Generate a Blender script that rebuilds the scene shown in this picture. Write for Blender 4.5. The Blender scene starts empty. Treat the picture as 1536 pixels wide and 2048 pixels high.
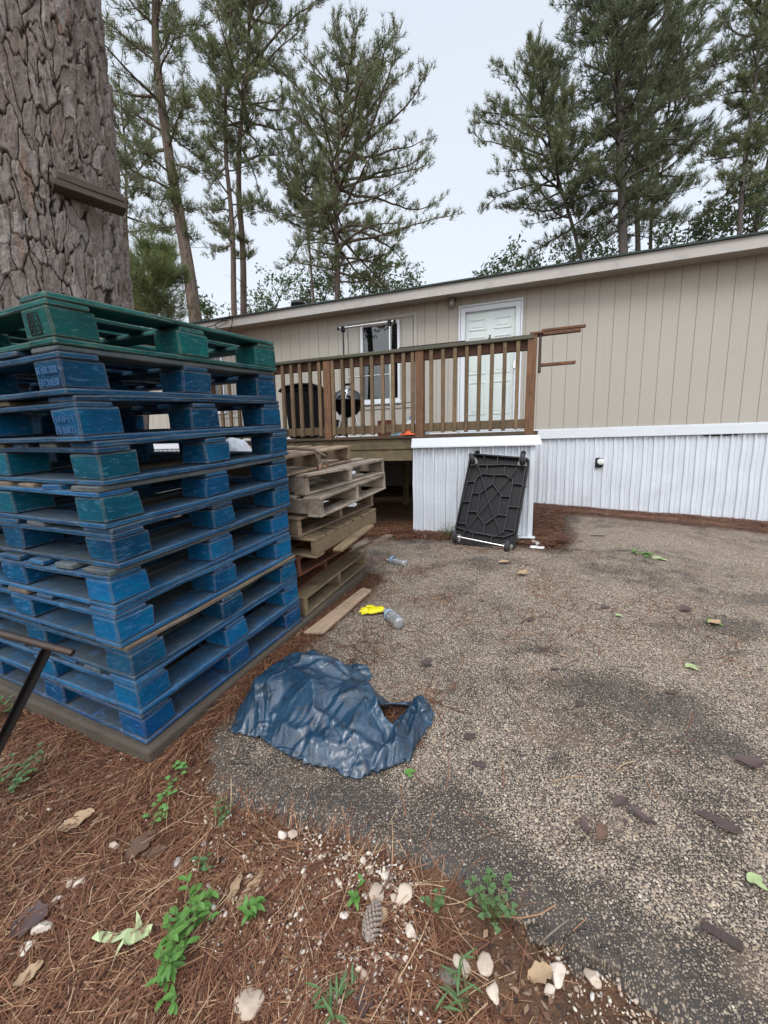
import bpy, bmesh, math, random
import numpy as np
from mathutils import Vector, Matrix
sc = bpy.context.scene
col = sc.collection
random.seed(7)
rng = np.random.default_rng(11)
RAD = math.radians

# ------------------------------------------------------------------ camera, sky, sun, exposure
CAM_H = 1.42
F = 785.0                                   # focal length, in pixels of the 1536 px wide photograph
cam_d = bpy.data.cameras.new('camera'); cam = bpy.data.objects.new('camera', cam_d); col.objects.link(cam)
cam_d.sensor_fit = 'HORIZONTAL'; cam_d.sensor_width = 36.0; cam_d.lens = 36.0 * F / 1536.0
cam_d.clip_start = 0.02; cam_d.clip_end = 2000
CR = Vector((0.999892, -0.00205, -0.014561)); CF = Vector((0.0, 0.990237, -0.139392))
CU = CR.cross(CF).normalized(); CF = CU.cross(CR).normalized()
m = Matrix((CR, CU, -CF)).transposed().to_4x4(); m.translation = (0, 0, CAM_H)
cam.matrix_world = m
sc.camera = cam
sc.view_settings.view_transform = 'Standard'; sc.view_settings.look = 'None'
sc.view_settings.gamma = 1; sc.view_settings.exposure = 0.0

SUN_EL, SUN_AZ = 52, 200                    # degrees; azimuth clockwise from +Y (behind the camera, a little left)
wd = bpy.data.worlds.new('World'); sc.world = wd; wd.use_nodes = True
nt = wd.node_tree; nt.nodes.clear()
def wn(t, **k):
    n = nt.nodes.new(t)
    for a, v in k.items(): setattr(n, a, v)
    return n
sky = wn('ShaderNodeTexSky', sky_type='NISHITA', sun_disc=False, sun_elevation=RAD(SUN_EL), sun_rotation=RAD(SUN_AZ),
         air_density=1.0, dust_density=3.0, ozone_density=1.0)
bg1 = wn('ShaderNodeBackground'); bg1.inputs['Strength'].default_value = 0.06
nt.links.new(sky.outputs[0], bg1.inputs['Color'])
# cloud deck: pale, brighter overhead and towards the hidden sun
tc = wn('ShaderNodeTexCoord')
dot = wn('ShaderNodeVectorMath', operation='DOT_PRODUCT')
sd = Vector((math.sin(RAD(SUN_AZ)) * math.cos(RAD(SUN_EL)), math.cos(RAD(SUN_AZ)) * math.cos(RAD(SUN_EL)), math.sin(RAD(SUN_EL))))
dot.inputs[1].default_value = sd
nt.links.new(tc.outputs['Generated'], dot.inputs[0])
mr = wn('ShaderNodeMapRange', interpolation_type='SMOOTHSTEP'); mr.inputs['From Min'].default_value = 0.35; mr.inputs['From Max'].default_value = 0.95
mr.inputs['To Min'].default_value = 0.0; mr.inputs['To Max'].default_value = 1.0
nt.links.new(dot.outputs['Value'], mr.inputs['Value'])
noi = wn('ShaderNodeTexNoise'); noi.inputs['Scale'].default_value = 1.6; noi.inputs['Detail'].default_value = 3
nt.links.new(tc.outputs['Generated'], noi.inputs['Vector'])
crp = wn('ShaderNodeMix', data_type='RGBA')
crp.inputs['A'].default_value = (0.735, 0.79, 0.875, 1); crp.inputs['B'].default_value = (0.86, 0.90, 0.93, 1)
sep = wn('ShaderNodeSeparateXYZ'); nt.links.new(tc.outputs['Generated'], sep.inputs[0])
h1 = wn('ShaderNodeMapRange'); h1.inputs['From Min'].default_value = 0.75; h1.inputs['From Max'].default_value = 0.05
nt.links.new(sep.outputs['Z'], h1.inputs['Value'])
av = wn('ShaderNodeMath', operation='MULTIPLY_ADD'); nt.links.new(noi.outputs['Fac'], av.inputs[0]); av.inputs[1].default_value = 1.1
av2 = wn('ShaderNodeMath', operation='MULTIPLY_ADD', use_clamp=True); nt.links.new(h1.outputs[0], av2.inputs[0]); av2.inputs[1].default_value = 0.9; av.inputs[2].default_value = -0.25
nt.links.new(av.outputs[0], av2.inputs[2]); nt.links.new(av2.outputs[0], crp.inputs['Factor'])
st = wn('ShaderNodeMath', operation='MULTIPLY_ADD'); st.inputs[1].default_value = 1.9; st.inputs[2].default_value = 0.90
nt.links.new(mr.outputs[0], st.inputs[0])
bg2 = wn('ShaderNodeBackground'); nt.links.new(crp.outputs['Result'], bg2.inputs['Color']); nt.links.new(st.outputs[0], bg2.inputs['Strength'])
add = wn('ShaderNodeAddShader'); nt.links.new(bg1.outputs[0], add.inputs[0]); nt.links.new(bg2.outputs[0], add.inputs[1])
out = wn('ShaderNodeOutputWorld'); nt.links.new(add.outputs[0], out.inputs['Surface'])
sl = bpy.data.lights.new('sun', 'SUN'); sl.energy = 1.5; sl.angle = RAD(26); sl.color = (1.0, 0.965, 0.92)
so = bpy.data.objects.new('sun', sl); col.objects.link(so); so.rotation_euler = (-sd).to_track_quat('-Z', 'Y').to_euler()

# ------------------------------------------------------------------ helpers: rays of the photograph, terrain
O = Vector((0, 0, CAM_H))
def ray(x, y): return CR * ((x - 768) / F) - CU * ((y - 1024) / F) + CF
def at(x, y, Y): r = ray(x, y); return O + r * (Y / r.y)
def atp(x, y, P, n): r = ray(x, y); return O + r * ((P - O).dot(n) / r.dot(n))
_ys = np.linspace(-40, 120, 3201)
_g = np.interp(_ys, [-40, -5, 0, 1.5, 3, 4, 5, 6, 8, 12, 40, 120], [-1.5, -.45, 0, .15, .27, .37, .42, .43, .42, .40, .3, .3])
_k = np.hanning(15); _k /= _k.sum(); _g = np.convolve(np.pad(_g, 7, mode='edge'), _k, mode='valid')
def tz(x, y):
    x = np.asarray(x, float); y = np.asarray(y, float)
    xs = np.clip(x, -12, 12)
    z = .1335 + .023 * xs + np.interp(y, _ys, _g) - .092 * np.log1p(np.exp(np.clip((xs - 2.2) * 2, -30, 30))) / 2
    z = z + .012 * np.sin(x * 2.1 + .5) * np.sin(y * 1.7 + 1) + .005 * np.sin(x * 7.3 + y * 3.1) * np.sin(y * 6.1 - x * 2.3)
    return z
def ground(x, y, dz=0.0):
    r = ray(x, y); z = .3
    for _ in range(40):
        t = (z - CAM_H) / r.z; P = O + r * t; z = .5 * z + .5 * (float(tz(P.x, P.y)) + dz)
    return P

# ------------------------------------------------------------------ helpers: objects
def tag(o, label=None, cat=None, group=None, kind=None):
    if label: o['label'] = label
    if cat: o['category'] = cat
    if group: o['group'] = group
    if kind: o['kind'] = kind
    return o
def empty(name, loc, label, cat, group=None, rot=None):
    o = bpy.data.objects.new(name, None); col.objects.link(o); o.location = loc; o.empty_display_size = .1
    if rot is not None: o.rotation_euler = rot.to_euler()
    return tag(o, label, cat, group)
def link(name, me, mats, parent=None):
    o = bpy.data.objects.new(name, me); col.objects.link(o)
    for mt in (mats if isinstance(mats, (list, tuple)) else [mats]): me.materials.append(mt)
    if parent: o.parent = parent
    return o
class MB:
    """collects boxes, prisms, tubes, lathes and sheets for ONE mesh object"""
    def __init__(s): s.v = []; s.f = []; s.sm = []
    def add(s, vs, fs, smooth=False):
        n = len(s.v); s.v += [tuple(v) for v in vs]; s.f += [tuple(i + n for i in f) for f in fs]; s.sm += [smooth] * len(fs); return s
    def box(s, a, b, M=None, jit=0):
        x0, y0, z0 = a; x1, y1, z1 = b
        vs = [Vector(p) for p in ((x0,y0,z0),(x1,y0,z0),(x1,y1,z0),(x0,y1,z0),(x0,y0,z1),(x1,y0,z1),(x1,y1,z1),(x0,y1,z1))]
        if jit: vs = [v + Vector((random.uniform(-jit, jit), random.uniform(-jit, jit), random.uniform(-jit, jit))) for v in vs]
        if M is not None: vs = [M @ v for v in vs]
        return s.add(vs, [(0,3,2,1),(4,5,6,7),(0,1,5,4),(1,2,6,5),(2,3,7,6),(3,0,4,7)])
    def tube(s, pts, rad, n=8, cap=True, smooth=True):
        pts = [Vector(p) for p in pts]; rs = rad if isinstance(rad, (list, tuple)) else [rad] * len(pts)
        vs = []; fs = []; prev = None
        for i, p in enumerate(pts):
            d = (pts[min(i + 1, len(pts) - 1)] - pts[max(i - 1, 0)]).normalized()
            if prev is None: u = d.orthogonal().normalized()
            else: u = (prev - d * prev.dot(d)).normalized()
            prev = u; w = d.cross(u)
            for k in range(n):
                a = 2 * math.pi * k / n; vs.append(p + (u * math.cos(a) + w * math.sin(a)) * rs[i])
        for i in range(len(pts) - 1):
            for k in range(n):
                a = i * n + k; b = i * n + (k + 1) % n; fs.append((a, b, b + n, a + n))
        s.add(vs, fs, smooth)
        if cap: s.add(vs[:n], [tuple(range(n))[::-1]]); s.add(vs[-n:], [tuple(range(n))])
        return s
    def lathe(s, prof, n=24, M=None, smooth=True):
        vs = []; fs = []
        for r, z in prof:
            for k in range(n):
                a = 2 * math.pi * k / n; vs.append(Vector((r * math.cos(a), r * math.sin(a), z)))
        if M is not None: vs = [M @ v for v in vs]
        for i in range(len(prof) - 1):
            for k in range(n):
                a = i * n + k; b = i * n + (k + 1) % n; fs.append((a, b, b + n, a + n))
        return s.add(vs, fs, smooth)
    def prism(s, poly, z0, z1, M=None):
        n = len(poly); vs = [Vector((x, y, z0)) for x, y in poly] + [Vector((x, y, z1)) for x, y in poly]
        if M is not None: vs = [M @ v for v in vs]
        return s.add(vs, [tuple(range(n))[::-1], tuple(range(n, 2 * n))] + [(i, (i + 1) % n, n + (i + 1) % n, n + i) for i in range(n)])
    def mesh(s, name):
        me = bpy.data.meshes.new(name); me.from_pydata([tuple(v) for v in s.v], [], s.f)
        me.polygons.foreach_set('use_smooth', s.sm); me.update(); return me
    def build(s, name, mats, parent=None, bevel=0, seg=1):
        o = link(name, s.mesh(name), mats, parent)
        if bevel:
            b = o.modifiers.new('bevel', 'BEVEL'); b.width = bevel; b.segments = seg; b.limit_method = 'ANGLE'
        return o
def np_mesh(name, V, Fq, mats, parent=None, smooth=False, attr=None, face=False):
    """fast mesh from arrays: Fq is (n,k) with constant k; attr = dict name -> per-vertex float array"""
    V = np.asarray(V, np.float32); Fq = np.asarray(Fq, np.int32); k = Fq.shape[1]
    me = bpy.data.meshes.new(name); me.vertices.add(len(V)); me.vertices.foreach_set('co', V.ravel())
    me.loops.add(Fq.size); me.loops.foreach_set('vertex_index', Fq.ravel())
    me.polygons.add(len(Fq)); me.polygons.foreach_set('loop_start', np.arange(0, Fq.size, k, dtype=np.int32))
    me.polygons.foreach_set('loop_total', np.full(len(Fq), k, np.int32))
    if smooth: me.polygons.foreach_set('use_smooth', np.ones(len(Fq), bool))
    me.update(calc_edges=True)
    for nm, a in (attr or {}).items():
        at_ = me.attributes.new(nm, 'FLOAT', 'POINT'); at_.data.foreach_set('value', np.asarray(a, np.float32))
    return link(name, me, mats, parent)
def copy_tree(o, parent=None):
    c = o.copy(); col.objects.link(c); c.parent = parent
    for ch in list(o.children): copy_tree(ch, c)
    return c
def snoise(x, y, seed=0, octs=4, f=1.0):
    """cheap value noise on arrays"""
    x = np.asarray(x, float); y = np.asarray(y, float); r = 0; a = 1; tot = 0
    for o in range(octs):
        X = x * f + 17.3 * seed + o * 5.1; Y = y * f - 9.7 * seed + o * 3.3
        i = np.floor(X).astype(int); j = np.floor(Y).astype(int); u = X - i; v = Y - j; u = u*u*(3-2*u); v = v*v*(3-2*v)
        def hh(a_, b_):
            n = (a_ * 374761393 + b_ * 668265263 + seed * 974634) & 0xffffffff
            n = ((n ^ (n >> 13)) * 1274126177) & 0xffffffff
            return ((n ^ (n >> 16)) & 0xffff) / 65535.0
        r = r + a * ((hh(i, j) * (1-u) + hh(i+1, j) * u) * (1-v) + (hh(i, j+1) * (1-u) + hh(i+1, j+1) * u) * v); tot += a; a *= .5; f *= 2
    return r / tot

# ------------------------------------------------------------------ helpers: materials
class MT:
    def __init__(s, name, rough=.7, spec=.4, metal=0, color=None):
        s.m = bpy.data.materials.new(name); s.m.use_nodes = True; s.nt = s.m.node_tree
        s.b = s.nt.nodes['Principled BSDF']; s.b.inputs['Roughness'].default_value = rough
        s.b.inputs['Specular IOR Level'].default_value = spec; s.b.inputs['Metallic'].default_value = metal
        if color: s.b.inputs['Base Color'].default_value = (*color, 1)
    def n(s, t, ins=None, **k):
        nd = s.nt.nodes.new(t)
        for a, v in k.items(): setattr(nd, a, v)
        for a, v in (ins or {}).items():
            i = nd.inputs[a]
            if hasattr(v, 'is_output') or isinstance(v, bpy.types.NodeSocket): s.nt.links.new(v, i)
            else: i.default_value = (*v, 1) if (isinstance(v, tuple) and len(v) == 3 and i.type == 'RGBA') else v
        return nd
    def co(s, scale=(1, 1, 1), kind='Object'):
        t = s.n('ShaderNodeTexCoord'); return s.n('ShaderNodeMapping', {'Vector': t.outputs[kind], 'Scale': scale}).outputs[0]
    def noise(s, scale, vec=None, detail=4, rough=.6, dist=0, col=False):
        i = {'Scale': scale, 'Detail': detail, 'Roughness': rough, 'Distortion': dist}
        if vec is not None: i['Vector'] = vec
        return s.n('ShaderNodeTexNoise', i).outputs['Color' if col else 'Fac']
    def vor(s, scale, vec, feature='F1', out='Distance', rnd=1.0):
        return s.n('ShaderNodeTexVoronoi', {'Scale': scale, 'Vector': vec, 'Randomness': rnd}, feature=feature).outputs[out]
    def step(s, v, a, b, c=0.0, d=1.0):
        return s.n('ShaderNodeMapRange', {'Value': v, 'From Min': a, 'From Max': b, 'To Min': c, 'To Max': d}, interpolation_type='SMOOTHSTEP').outputs[0]
    def math(s, op, a, b=None, clamp=False):
        nd = s.n('ShaderNodeMath', operation=op, use_clamp=clamp)
        for i, v in enumerate((a, b)):
            if v is None: continue
            if isinstance(v, bpy.types.NodeSocket): s.nt.links.new(v, nd.inputs[i])
            else: nd.inputs[i].default_value = v
        return nd.outputs[0]
    def mix(s, f, a, b, mode='MIX'):
        return s.n('ShaderNodeMix', {'Factor': f, 'A': a, 'B': b}, data_type='RGBA', blend_type=mode).outputs['Result']
    def ramp(s, v, stops):
        nd = s.n('ShaderNodeValToRGB', {'Fac': v}); cr = nd.color_ramp
        while len(cr.elements) > 1: cr.elements.remove(cr.elements[-1])
        cr.elements[0].position = stops[0][0]; cr.elements[0].color = (*stops[0][1], 1)
        for p, c in stops[1:]: e = cr.elements.new(p); e.color = (*c, 1)
        return nd.outputs[0]
    def attr(s, name): return s.n('ShaderNodeAttribute', attribute_name=name).outputs['Fac']
    def rand(s): return s.n('ShaderNodeObjectInfo').outputs['Random']
    def color(s, v): s.nt.links.new(v, s.b.inputs['Base Color']); return s
    def rough(s, v): s.nt.links.new(v, s.b.inputs['Roughness']); return s
    def bump(s, h, dist=.002, strength=1.0):
        nd = s.n('ShaderNodeBump', {'Height': h, 'Distance': dist, 'Strength': strength}); s.nt.links.new(nd.outputs[0], s.b.inputs['Normal']); return s
def edge_mask(m, r=.006):
    bv = m.n('ShaderNodeBevel', {'Radius': r}, samples=3).outputs[0]; g = m.n('ShaderNodeNewGeometry').outputs['Normal']
    d = m.n('ShaderNodeVectorMath', operation='DOT_PRODUCT'); m.nt.links.new(bv, d.inputs[0]); m.nt.links.new(g, d.inputs[1])
    return m.step(d.outputs['Value'], .985, .86)

def paint_wood(name, base, alt, wear=.5, wood=(.30, .23, .16)):
    """old paint over rough sawn wood, chipped at the edges"""
    m = MT(name, rough=.72, spec=.16)
    v = m.co((1, 1, 1)); r = m.rand()
    off = m.n('ShaderNodeVectorMath', {0: v}, operation='ADD'); sc_ = m.n('ShaderNodeCombineXYZ', {'X': m.math('MULTIPLY', r, 37.0), 'Y': m.math('MULTIPLY', r, 11.0), 'Z': r}); m.nt.links.new(sc_.outputs[0], off.inputs[1]); p = off.outputs[0]
    gs = m.n('ShaderNodeMapping', {'Vector': p, 'Scale': (6, 6, 70)}).outputs[0]
    grain = m.noise(3.0, gs, 5, .65, .6)
    big = m.noise(7.0, p, 4, .6); fine = m.noise(60.0, p, 4, .7)
    c = m.mix(m.step(big, .3, .7), base, alt)
    c = m.mix(m.math('MULTIPLY', m.step(grain, .42, .7), .35), c, (.012, .03, .05))
    hsv = m.n('ShaderNodeHueSaturation', {'Color': c, 'Value': m.math('ADD', m.math('MULTIPLY', r, .7), .7), 'Saturation': m.math('ADD', m.math('MULTIPLY', m.noise(2.3, p), .45), .92)}).outputs[0]
    e = edge_mask(m, .007)
    chip = m.step(m.math('ADD', m.math('MULTIPLY', e, .30), m.math('ADD', m.math('MULTIPLY', fine, .35), m.math('MULTIPLY', big, .55))), .715 - .17 * wear, .745 - .17 * wear)
    wd_ = m.mix(grain, wood, tuple(x * .35 for x in wood))
    dust = m.step(m.noise(4.0, p, 5, .7), .50, .75)
    nz_ = m.n('ShaderNodeSeparateXYZ', {0: m.n('ShaderNodeNewGeometry').outputs['True Normal']}).outputs['Z']
    upf = m.step(nz_, .6, .95)
    c2 = m.mix(m.math('MULTIPLY', dust, .30), hsv, (.07, .085, .085))
    c2 = m.mix(m.math('MULTIPLY', upf, m.step(m.noise(3.0, p, 5, .7), .25, .6, .15, .75)), c2, (.085, .088, .080))
    # lighter scuffed paint streaks
    scf = m.step(m.noise(2.0, m.n('ShaderNodeMapping', {'Vector': p, 'Scale': (10, 10, 40)}).outputs[0], 5, .75), .53, .66)
    c2 = m.mix(m.math('MULTIPLY', scf, .60), c2, tuple(min(1, x * 2.0 + .07) for x in base))
    m.color(m.mix(chip, c2, wd_)); m.rough(m.step(big, .2, .8, .6, .85))
    m.bump(m.math('ADD', m.math('MULTIPLY', grain, .6), m.math('SUBTRACT', fine, m.math('MULTIPLY', chip, .8))), .0035, .8)
    return m.m
def raw_wood(name, c1, c2, dark=(.06, .04, .03), stain=.5, axis=(6, 60, 60), green=0, rough=.75):
    m = MT(name, rough=rough, spec=.3); v = m.co(); r = m.rand()
    off = m.n('ShaderNodeVectorMath', {0: v}, operation='ADD'); sc_ = m.n('ShaderNodeCombineXYZ', {'X': m.math('MULTIPLY', r, 23.0), 'Y': m.math('MULTIPLY', r, 7.0), 'Z': m.math('MULTIPLY', r, 3.0)}); m.nt.links.new(sc_.outputs[0], off.inputs[1]); p = off.outputs[0]
    g = m.noise(1.0, m.n('ShaderNodeMapping', {'Vector': p, 'Scale': axis}).outputs[0], 6, .65, 1.2)
    c = m.mix(m.step(g, .3, .7), c1, c2)
    s_ = m.step(m.noise(9.0, p, 5, .7), .45, .72)
    c = m.mix(m.math('MULTIPLY', s_, stain), c, dark)
    if green: c = m.mix(m.math('MULTIPLY', m.step(m.noise(5.0, p, 4), .4, .65), green), c, (.055, .065, .035))
    c = m.n('ShaderNodeHueSaturation', {'Color': c, 'Value': m.math('ADD', m.math('MULTIPLY', r, .5), .75)}).outputs[0]
    m.color(c); m.bump(g, .002, .8); return m.m
def plain(name, c, rough=.5, metal=0, spec=.4, var=.15, vs=12, bump=0, bs=80, dirt=0, dirtc=(.1, .08, .06)):
    m = MT(name, rough=rough, spec=spec, metal=metal); v = m.co()
    f = m.noise(vs, v, 5, .65)
    cc = m.mix(f, tuple(x * (1 - var) for x in c), tuple(min(1, x * (1 + var)) for x in c))
    if dirt: cc = m.mix(m.math('MULTIPLY', m.step(m.noise(vs * .7, v, 6, .7), .5, .75), dirt), cc, dirtc)
    m.color(cc)
    if bump: m.bump(m.noise(bs, v, 4, .6), bump, 1)
    return m.m

# ------------------------------------------------------------------ materials
M_blue = [paint_wood('blue_pallet_paint', (.003, .068, .178), (.006, .115, .250), .60),
          paint_wood('deep_blue_pallet_paint', (.003, .046, .112), (.004, .076, .158), .62),
          paint_wood('teal_blue_pallet_paint', (.004, .070, .120), (.012, .110, .155), .90),
          paint_wood('violet_blue_pallet_paint', (.005, .054, .170), (.004, .070, .155), .65)]
M_green = paint_wood('green_pallet_paint', (.009, .062, .062), (.016, .100, .090), .42)
M_wood = [raw_wood('weathered_pallet_wood', (.32, .235, .16), (.20, .14, .095), stain=.65),
          raw_wood('grey_pallet_wood', (.38, .32, .26), (.24, .195, .15), stain=.6),
          raw_wood('yellow_pallet_wood', (.27, .205, .125), (.17, .12, .07), stain=.6),
          raw_wood('red_brown_pallet_wood', (.22, .09, .05), (.12, .05, .03), stain=.6)]
M_deckwood = raw_wood('stained_deck_wood', (.20, .095, .05), (.115, .055, .03), dark=(.05, .03, .02), stain=.45, axis=(50, 50, 5))
M_balw = raw_wood('baluster_wood', (.215, .140, .080), (.13, .082, .048), dark=(.06, .045, .028), stain=.5, axis=(50, 50, 5), green=.35)
M_railw = raw_wood('wet_rail_wood', (.085, .045, .028), (.05, .027, .018), dark=(.02, .018, .012), stain=.5, axis=(5, 50, 50), green=.45, rough=.5)
M_rimw = raw_wood('mossy_deck_rim_wood', (.20, .15, .085), (.115, .09, .05), dark=(.04, .035, .02), stain=.6, axis=(5, 50, 50), green=.3)
M_postw = raw_wood('orange_brown_post_wood', (.185, .095, .050), (.115, .060, .034), dark=(.05, .03, .02), stain=.4, axis=(45, 45, 4))
# siding: beige sheet with vertical grooves (the grooves are geometry)
def siding_mat():
    m = MT('beige_siding', rough=.75, spec=.3); v = m.co()
    n1 = m.noise(1.1, v, 5, .6); n2 = m.noise(1, m.n('ShaderNodeMapping', {'Vector': v, 'Scale': (90, 90, 6)}).outputs[0], 4, .7)
    c = m.mix(n1, (.345, .320, .280), (.39, .365, .32))
    c = m.mix(m.math('MULTIPLY', m.step(n2, .55, .8), .15), c, (.25, .22, .18))
    # rain streaks and grime with their own shape
    s = m.noise(1, m.n('ShaderNodeMapping', {'Vector': v, 'Scale': (7, 1, .7)}).outputs[0], 5, .7)
    c = m.mix(m.math('MULTIPLY', m.step(s, .55, .75), .22), c, (.24, .20, .15))
    w = m.noise(14, m.n('ShaderNodeMapping', {'Vector': v, 'Scale': (3, 3, .8)}).outputs[0], 5, .75, 1.5)
    m.color(c); m.bump(m.math('ADD', w, m.math('MULTIPLY', n2, .5)), .004, .5); return m.m
M_siding = siding_mat()
M_groove = plain('siding_groove_dirt', (.21, .19, .165), .9)  # groove floors get a darker tone than the siding face
M_trimb = plain('beige_trim_paint', (.34, .315, .285), .55, var=.08, vs=5, dirt=.25)
M_fascia = plain('fascia_paint', (.38, .355, .33), .5, var=.08, vs=4, dirt=.3)
M_white = plain('white_vinyl', (.58, .605, .64), .35, var=.04, vs=6, dirt=.15, dirtc=(.45, .45, .45))
M_steel_w = plain('white_skirting_sheet', (.58, .61, .655), .38, var=.05, vs=2.2, dirt=.3, dirtc=(.40, .41, .43))
M_roofm = plain('dark_green_shingle', (.035, .05, .045), .9, var=.4, vs=40)
M_glass = MT('window_glass', rough=.02, spec=1.0, color=(.02, .025, .03)).m
M_glass.node_tree.nodes['Principled BSDF'].inputs['Transmission Weight'].default_value = 0
def clear_glass(name, tint=(.95, .97, .97), ior=1.5, gl=.12, rough=.01, milk=0):
    m = bpy.data.materials.new(name); m.use_nodes = True; nt = m.node_tree; nt.nodes.clear()
    g = nt.nodes.new('ShaderNodeBsdfGlossy'); g.inputs['Roughness'].default_value = rough
    t = nt.nodes.new('ShaderNodeBsdfTransparent'); t.inputs['Color'].default_value = (*tint, 1)
    fr = nt.nodes.new('ShaderNodeFresnel'); fr.inputs['IOR'].default_value = ior
    ad = nt.nodes.new('ShaderNodeMath'); ad.operation = 'ADD'; ad.inputs[1].default_value = gl; ad.use_clamp = True
    mx = nt.nodes.new('ShaderNodeMixShader'); o = nt.nodes.new('ShaderNodeOutputMaterial')
    nt.links.new(fr.outputs[0], ad.inputs[0]); nt.links.new(ad.outputs[0], mx.inputs[0]); nt.links.new(t.outputs[0], mx.inputs[1]); nt.links.new(g.outputs[0], mx.inputs[2]); nt.links.new(mx.outputs[0], o.inputs[0])
    if milk:
        df = nt.nodes.new('ShaderNodeBsdfDiffuse'); df.inputs['Color'].default_value = (.8, .84, .86, 1); m3 = nt.nodes.new('ShaderNodeMixShader'); m3.inputs[0].default_value = milk
        nt.links.new(mx.outputs[0], m3.inputs[1]); nt.links.new(df.outputs[0], m3.inputs[2]); nt.links.new(m3.outputs[0], o.inputs[0])
    return m
M_pane = clear_glass('window_pane', (.42, .47, .48), gl=.05)
M_stormglass = clear_glass('storm_door_pane', (.96, .97, .965), gl=.0, ior=1.22)
M_bottle = clear_glass('bottle_plastic', (.95, .97, .98), gl=.22, rough=.18, milk=.22)
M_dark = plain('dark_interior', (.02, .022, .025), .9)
M_black = plain('black_plastic', (.007, .007, .009), .5, spec=.18, var=.3, vs=20, dirt=.12, dirtc=(.04, .037, .034))
M_rubber = plain('grey_rubber', (.03, .03, .034), .7, var=.3)
M_chrome = plain('zinc_steel', (.62, .62, .60), .35, metal=.9, var=.15, vs=40, dirt=.2)
M_blkmetal = plain('black_painted_steel', (.02, .02, .022), .35, metal=.2, var=.3, dirt=.35, dirtc=(.09, .05, .03))
M_silver = plain('bright_steel', (.7, .68, .66), .25, metal=1)
M_blind = plain('dusty_blind', (.10, .11, .105), .6)
M_doorp = plain('pale_door_paint', (.74, .79, .78), .4, var=.04)
M_pvc = plain('pvc', (.75, .75, .72), .4)
M_redbox = plain('red_brown_box', (.16, .045, .03), .7, var=.25)
M_orange = plain('orange_cloth', (.55, .09, .03), .8)
M_bag = plain('white_plastic_bag', (.7, .74, .78), .3, var=.1)
M_bluep = plain('blue_plastic', (.05, .22, .50), .35)
M_conc = plain('old_concrete', (.085, .068, .052), .9, var=.35, vs=9, bump=.006, bs=60, dirt=.6, dirtc=(.07, .05, .035))

# ------------------------------------------------------------------ mobile home
HX = Vector((.9444, -.3288, 0)).normalized(); HN = Vector((-HX.y, HX.x, 0)); HN = HN if HN.y > 0 else -HN
HP = at(1045, 597, 6.6); HB = Vector((HP.x, HP.y, .5))
HROT = Matrix((HX, HN, Vector((0, 0, 1)))).transposed()
def hp(px, py, d=0.0):
    q = atp(px, py, HB + HN * d, HN) - HB; return q.dot(HX), q.z      # local x, local z
house = empty('mobile_home', HB, 'long beige mobile home with white skirting behind the deck', 'mobile home', rot=HROT)
EAVE = .30
z_ft = sum(hp(x, y, -EAVE)[1] for x, y in ((1536, 465), (948, 559), (466, 636))) / 3
z_fb = z_ft - .165; XL, XR = -9.6, 7.0
z_sb = hp(1083, 860)[1]; z_tb = hp(1536, 866, -.02)[1]
print('eave', z_ft, 'siding bottom', z_sb, 'trim', z_tb)
# openings
wl, wr = hp(721, 650)[0], hp(800, 650)[0]; wt = hp(800, 640)[1]; wb = hp(800, 801)[1]
w2r = hp(449, 772)[0]; w2l = w2r - (wr - wl)
dl, dr = hp(918, 612)[0], hp(1047, 597)[0]; dt = hp(1047, 596)[1]; db = z_sb + .01
print('window', wl, wr, wt, wb, 'win2', w2l, w2r, 'door', dl, dr, dt, db)
holes = [(wl + .05, wr - .05, wb + .05, wt - .05), (w2l + .05, w2r - .05, wb + .05, wt - .05), (dl + .06, dr - .06, db + .02, dt - .06)]
xs = set([XL, XR]); g = XL
grooves = []
g0 = hp(1275, 850)[0]
k0 = math.ceil((XL - g0) / .205)
while g0 + k0 * .205 < XR: grooves.append(g0 + k0 * .205); k0 += 1
cuts = sorted(xs | {x for h in holes for x in h[:2]} | {x for gx in grooves for x in (gx - .0038, gx + .0038)})
wall = MB(); grv = MB()
def zspans(x):
    sp = [(z_sb, z_fb + .06)]
    for a, b, c, d in holes:
        if a - 1e-6 <= x < b - 1e-6: sp = [(z_sb, c), (d, z_fb + .06)]
    return sp
for i in range(len(cuts) - 1):
    a, b = cuts[i], cuts[i + 1]
    mid = (a + b) / 2
    ing = any(abs(mid - gx) < .0042 for gx in grooves)
    y = .004 if ing else 0
    for z0, z1 in zspans(mid):
        if z1 - z0 < .01: continue
        (grv if ing else wall).add([(a, y, z0), (b, y, z0), (b, y, z1), (a, y, z1)], [(0, 1, 2, 3)])
        if ing:
            wall.add([(a, 0, z0), (a, y, z0), (a, y, z1), (a, 0, z1)], [(0, 1, 2, 3)]); wall.add([(b, y, z0), (b, 0, z0), (b, 0, z1), (b, y, z1)], [(0, 1, 2, 3)])
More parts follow.
